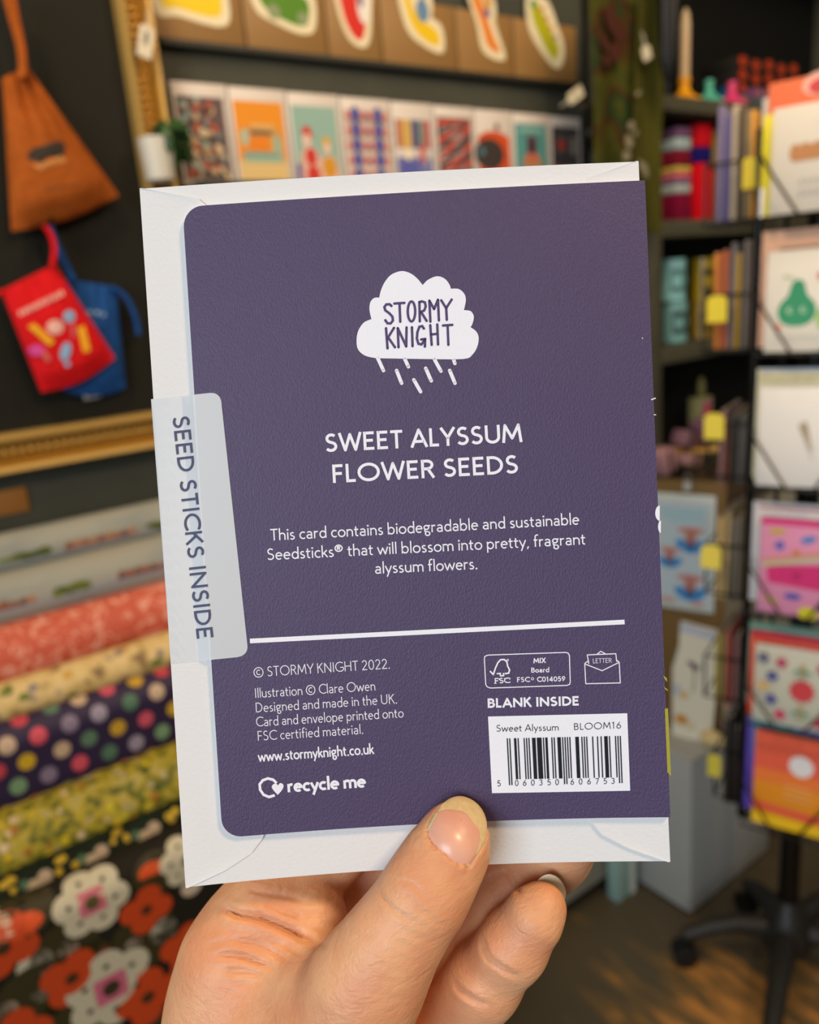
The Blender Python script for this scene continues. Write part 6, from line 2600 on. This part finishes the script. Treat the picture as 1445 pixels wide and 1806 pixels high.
# fifth tier: folk flowers
o, a, w, h = face_card(4, 'teal card at the back of the folk flower pocket', '5FA294', -.004, .014, .0)
a.rect(-w / 2, h * .965, w / 2, h * .985, '8A6A3A')
a.build(o)
o, a, w, h = face_card(4, 'coral red card behind the folk flower card', 'D24A30', .0, .002, .010)
a.rect(-w / 2, h * .93, w / 2, h, 'B2263A')
a.build(o)
o, a, w, h = face_card(4, 'folk art card with a red dahlia and small blue flowers', 'B9B8A6', .012, -.004, .024, h=(TZ[4][1] - TZ[4][0]) * .92)
a.rect(-w * .36, h * .94, w * .5, h * .97, 'D0C8BC')
for q in range(12):
    t = q * PI / 6
    a.disc(.004 + .014 * math.cos(t), h * .48 + .014 * math.sin(t), .008, 'BE3A40', .005, t)
a.disc(.004, h * .48, .013, 'C23E44')
for cx, cy, c_ in ((-.032, .80, 'B23A5A'), (.036, .80, 'B8324A'), (-.030, .14, 'B8325A'), (.036, .12, 'B8324A'), (-.046, .62, '4A4A86'), (-.046, .32, '4A4A86'), (.052, .62, '4A4A86'), (.052, .32, '4A4A86'), (-.062, .84, '5A5A78'), (-.060, .48, 'C9A46A')):
    for q in range(5):
        a.disc(cx + .006 * math.cos(q * 1.256), h * cy + .006 * math.sin(q * 1.256), .0045, c_)
for cy in (.74, .22):
    a.rect(.000, h * cy - .012, .008, h * cy + .012, 'A98A4A')
    a.rect(-.010, h * cy - .004, .018, h * cy + .002, '5A9080')
a.build(o)
# sixth tier: sunset
o, a, w, h = face_card(5, 'violet and teal striped card behind the sunset card', '5A46A0', -.004, .006, .0)
a.poly([(-w / 2 + .012, h), (w / 2, h * .86), (w / 2, h * .78), (-w / 2 + .006, h * .92)], '3A8A8E')
a.rect(-w / 2, h * .965, w / 2, h, 'A86A4A')
a.poly([(-w / 2 + .012, h * .9), (-w / 2 + .03, h * .9), (-w / 2 + .03, h * .3), (-w / 2 + .018, h * .3)], '3A9AAA')
a.disc(-w / 2 + .024, h * .55, .006, '4A8A3A', .014)
a.build(o)
o, a, w, h = face_card(5, 'orange sunset card with a white sun disc, lowest pocket of the spinner', 'DE8A20', .016, -.004, .020, h=(TZ[5][1] - TZ[5][0]) * .96)
a.rect(-w / 2, h * .60, w / 2, h, 'DB5A3E')
a.rect(-w / 2, h * .46, w / 2, h * .60, 'DE7430')
a.poly([(-w / 2, h * .24), (w / 2, h * .20), (w / 2, h * .12), (-w / 2, h * .17)], 'D8503C')
a.rect(-w / 2, 0, w / 2, h * .115, 'E0B414')
a.disc(.004, h * .70, .021, 'D9D4D4')
for q in range(3):
    for r_ in range(6):
        a.rect(-.022 + .008 * r_, h * (.46 - .06 * q), -.016 + .008 * r_, h * (.48 - .06 * q), 'DDA868')
a.build(o)

# ---- cards edge-on in the left side pockets
EDGE = [
    [('lilac', '6E6482'), ('violet', '57507A'), ('cream', 'A8987E'), ('dark brown', '4E3E2C'), ('tan', '7A6A4A'), ('amber', 'C98A2E'), ('white', 'BAB4AC')],
    [('orange', 'B8702E'), ('coral', 'A85A3A'), ('slate', '6A6060'), ('ochre', '9A7A2A'), ('grey', '6E6660'), ('brown', '5A4434'), ('mustard', '8A6A1E')],
    [('dusty pink', '7A5A5A'), ('chestnut', '5A3422'), ('charcoal', '3A3630'), ('grey brown', '5A544C'), ('dark grey', '44423E'), ('umber', '3A2E26')],
    [('pale gold', 'B59A66'), ('sand', '9A855C'), ('olive grey', '5A5446'), ('taupe', '6A6054'), ('bronze', '5A4A34'), ('grey', '6A6660')],
    [('olive gold', '8A7A2A'), ('khaki', '7A6A44'), ('brick red', '8A3E34'), ('rose brown', '7A5450'), ('taupe', '5A5048'), ('brown', '4A3A30')],
    [('dark umber', '2E241E'), ('black brown', '1E1814'), ('brown', '3A2E28'), ('charcoal', '2A2826')],
]
TN = ['top', 'second', 'third', 'fourth', 'fifth', 'lowest']
TILT = [.02, .0, -.02, .0, .04, .0]
for k, cols in enumerate(EDGE):
    za, zb = TZ[k]
    n = len(cols)
    rr_ = random.Random(k)
    for q, (nm, col) in enumerate(cols):
        h = (zb - za) * rr_.uniform(.86, 1.0) - (.05 if k == 2 else 0)
        off = -x0c + .012 + (n - 1 - q) * .0112
        t = .009
        b = MB()
        wd_ = .125
        b.box((0, h / 2, 0), (wd_, h, t), mat(col, .6), bev=.0012)
        b.box((0, h + .0007, 0), (wd_ * .98, .0012, t * .6), mat('8E867A', .7))
        o = tag(b.build('card_pack'), '%s pack of cards edge-on in the %s left-hand spinner pocket' % (nm, TN[k]), 'card pack', 'card packs in the side pockets of the spinner')
        o.matrix_world = LF(.045 + rr_.uniform(-.004, .004), za - (.02 if k > 1 else .0), off) @ Matrix.Rotation(math.radians(rr_.uniform(-2, 1)), 4, 'X')
# yellow price tickets clipped to the side pockets
for k, (px, py, w_, h_) in enumerate(((1322, 305, 22, 52), (1265, 545, 34, 46), (1260, 752, 34, 46), (1254, 982, 34, 44), (1260, 1350, 22, 44))):
    r = ray(px, py)
    off = .095
    o_ = SPO + MR * (FO - .005)
    t_ = (o_ - EYE).dot(MR) / r.dot(MR)
    q = EYE + r * t_
    mpx = np.linalg.norm(r) * t_ / FPX / np.linalg.norm(r) * 1.0
    T = frame(q, XR, (0, 0, 1), MR)
    swing_tag('price_ticket', T, w_ * t_ / FPX, h_ * t_ / FPX, ['CDB42A', 'D9C534', 'DBC845', 'DCC950', 'C0B23C'][k], 'yellow price ticket on the %s left-hand spinner pocket' % ['top', 'second', 'third', 'fourth', 'lowest'][k], 'price ticket', loop=0)

# ------------------------------------------------------------------ grey display box, kraft board, paper packs
sB0 = 1.405
bxo = thing('display_plinth', 'grey box plinth on the floor behind the spinner base', 'plinth', WF(sB0, 0, .457))
zb1 = None
lo, hi = .1, 1.2
for _ in range(40):
    m_ = (lo + hi) / 2
    p = ROT.T @ (np.array(WP(sB0, m_, .625)) - EYE)
    if IH / 2 - FPX * p[1] / -p[2] > 1342:
        lo = m_
    else:
        hi = m_
HB = lo
b = MB()
b.box((.17, HB / 2, .084), (.34, HB - .012, .168), mat('96958F', .6, .3), bev=.003)
b.build('body', None, bxo)
b = MB()
b.box((.17, HB - .004, .084), (.344, .012, .172), mat('A09C92', .6, .3), bev=.002)
b.build('lid', None, bxo)
b = MB()
b.box((.17, .006, .084), (.336, .016, .162), mat('1A1916', .6))
b.build('skirting', None, bxo)
s_t = 1.345
b = MB()
b.box((0, .10, 0), (.075, .20, .034), mat('7F9A92', .6), bev=.003)
b.box((.020, .10, .0175), (.018, .198, .001), mat('B9BDB8', .6))
tag(b.build('storage_box'), 'small teal and white box on the floor between cabinet and plinth', 'box').matrix_world = WF(s_t, 0, .470)

# things standing on the plinth turn towards the shop door like the spinner's front
PC = np.array(WP(sB0 + .10, HB + .002, .53))


def PF(px, py, off=0.0):
    o_ = PC + MR * off
    r = ray(px, py)
    q = EYE + r * ((o_ - EYE).dot(MR) / r.dot(MR)) - o_
    return q.dot(XR), q[2]


KA, KB_ = PF(1120, 842), PF(1272, 1345)
kb = thing('display_board', 'brown kraft display board standing on the grey plinth', 'board', frame(PC, XR, (0, 0, 1), MR))
b = MB()
b.box(((KA[0] + KB_[0]) / 2, KA[1] / 2, 0), (KB_[0] - KA[0], KA[1], .008), mat('6A5028', .7), bev=.001)
b.build('panel', None, kb)
b = MB()
b.box(((KA[0] + KB_[0]) / 2, .05, -.05), (.02, .10, .09), mat('5A4420', .7), bev=.001)
b.build('strut', None, kb)
a0, a1 = PF(1150, 868, .012), PF(1264, 1084, .012)
cx, w, h = (a0[0] + a1[0]) / 2, a1[0] - a0[0], a0[1] - a1[1]
b = MB()
b.box((0, h / 2, 0), (w, h, .002), mat('B6BAB2', .5), bev=.0005)
pr = tag(b.build('art_print'), 'white art print of blue bowls and pink figures clipped to the kraft board', 'print')
pr.matrix_world = frame(PC + MR * .010 + XR * (cx - .006) + np.array([0, 0, a1[1]]), XR, (0, 0, 1), MR)
a = Art(.0013)
a.rect(-w * .44, h * .05, w * .44, h * .93, 'A9B4B8')
a.rect(-w * .30, h * .82, w * .34, h * .87, '8FB0B8')
a.rect(-w * .24, h * .77, w * .34, h * .80, '8FB0B8')
for cx_, cy_, s_ in ((.14, .60, .030), (-.18, .44, .024), (.14, .19, .031)):
    a.disc(cx_ * w, cy_ * h, s_ * 1.15, '2F7CB4', s_ * .9)
    a.rect(cx_ * w - s_ * 1.3, cy_ * h + s_ * .15, cx_ * w + s_ * 1.3, cy_ * h + s_ * 1.1, 'A9B4B8')
    a.disc(cx_ * w, cy_ * h + s_ * .9, s_ * 1.0, 'B0776A', s_ * .28)
    a.disc(cx_ * w, cy_ * h + s_ * .2, s_ * .42, 'A0685E', s_ * .8)
    a.disc(cx_ * w, cy_ * h - s_ * .3, s_ * .34, '3A4A6E', s_ * .3)
a.rect(-w * .34, h * .06, -w * .1, h * .10, 'B88A82')
a.rect(w * .16, h * .05, w * .34, h * .09, 'B88A82')
a.build(pr)
c0 = PF(1213, 858, .016)
b = MB()
b.box((0, 0, 0), (.016, .020, .012), mat('A9A59C', .4), bev=.002)
b.tube([(-.005, .008, 0), (-.006, .022, .002), (0, .030, .003), (.006, .022, .002), (.005, .008, 0)], .0016, mat('A9A59C', .3, .5, .7), 8)
tag(b.build('bulldog_clip'), 'pale metal clip holding the art print at its top', 'clip').matrix_world = frame(PC + MR * .014 + XR * c0[0] + np.array([0, 0, c0[1]]), XR, (0, 0, 1), MR)
# white paper pack with a purple flower in front
a0, a1 = PF(1188, 1112, .035), PF(1268, 1330, .035)
w, h = a1[0] - a0[0], a0[1] - a1[1]
zb_ = .0
b = MB()
out = [(-w * .5, 0), (w * .34, 0), (w * .42, h * .42), (w * .50, h * .52), (w * .46, h * .92), (w * .40, h * .97), (-w * .34, h * 1.0), (-w * .36, h * .8), (-w * .5, h * .60)]
b.prism(out, -.006, .006, mat('CFC6B0', .6))
pk = tag(b.build('seed_packet'), 'cream paper packet with a purple flower standing before the kraft board', 'packet')
pk.matrix_world = frame(PC + MR * .034 + XR * (a0[0] + a1[0]) / 2 + np.array([0, 0, max(.0, a1[1])]), XR, (0, 0, 1), MR)
a = Art(.0063)
a.poly([(-w * .335, h * .995), (w * .395, h * .965), (w * .45, h * .885), (-w * .35, h * .925)], 'AEB0BA')
a.disc(-w * .08, h * .66, .012, '5E3350', .006, -.4)
a.disc(w * .02, h * .64, .009, '6E4060', .006, .5)
a.disc(-w * .02, h * .63, .007, '5E2E4C', .008)
a.line((-w * .02, h * .62), (-w * .05, h * .42), .005, '8A9A74')
a.disc(w * .10, h * .66, .010, 'B0B4A0', .004, .3)
a.disc(-w * .26, h * .38, .012, 'C9A86C', .010)
a.disc(-w * .40, h * .42, .008, 'A9AEB8', .016)
a.disc(-w * .30, h * .16, .016, 'B9823A', .014)
a.disc(-w * .10, h * .12, .012, 'C9B48C', .010)
a.build(pk)
a0 = PF(1262, 1330, .05)
b = MB()
b.ball((0, .020, 0), (.030, .020, .018), mat('C9B27C', .8), seg=16, rings=10)
tag(b.build('paper_flower'), 'cream paper flower lying on the plinth edge beside the packet', 'flower').matrix_world = frame(PC + MR * .050 + XR * (a0[0] - .006), XR, (0, 0, 1), MR)
# brass tray on the kraft board's top and rim behind it
r = ray(1268, 830)
tp = EYE + r * 2.05
tz = tp[2]
tr = thing('brass_dish', 'brass dish glinting on the counter below the mauve boxes', 'dish', WF(on_shelf(1272, zs4 + .001, WS + .04), zs4 + .001, WS - .02))
b = MB()
prof = [(.0, 0), (.030, 0), (.044, .008), (.052, .018), (.050, .020), (.040, .010), (.0, .006)]
b.lathe(prof, M_BRASS, 28, UPY)
b.build('bowl', None, tr, smooth=40)
t2 = thing('brass_tray', 'long brass tray along the counter edge by the purple card', 'tray', WF(on_shelf(1200, zs4 + .001, WS), zs4 + .001, WS - .055))
b = MB()
b.box((0, .004, 0), (.26, .006, .07), M_BRASS, bev=.002)
b.build('base', None, t2)
for q in (-1, 1):
    b = MB()
    b.box((0, .010, .034 * q), (.26, .018, .004), M_BRASS, bev=.001)
    b.build('rim', None, t2)
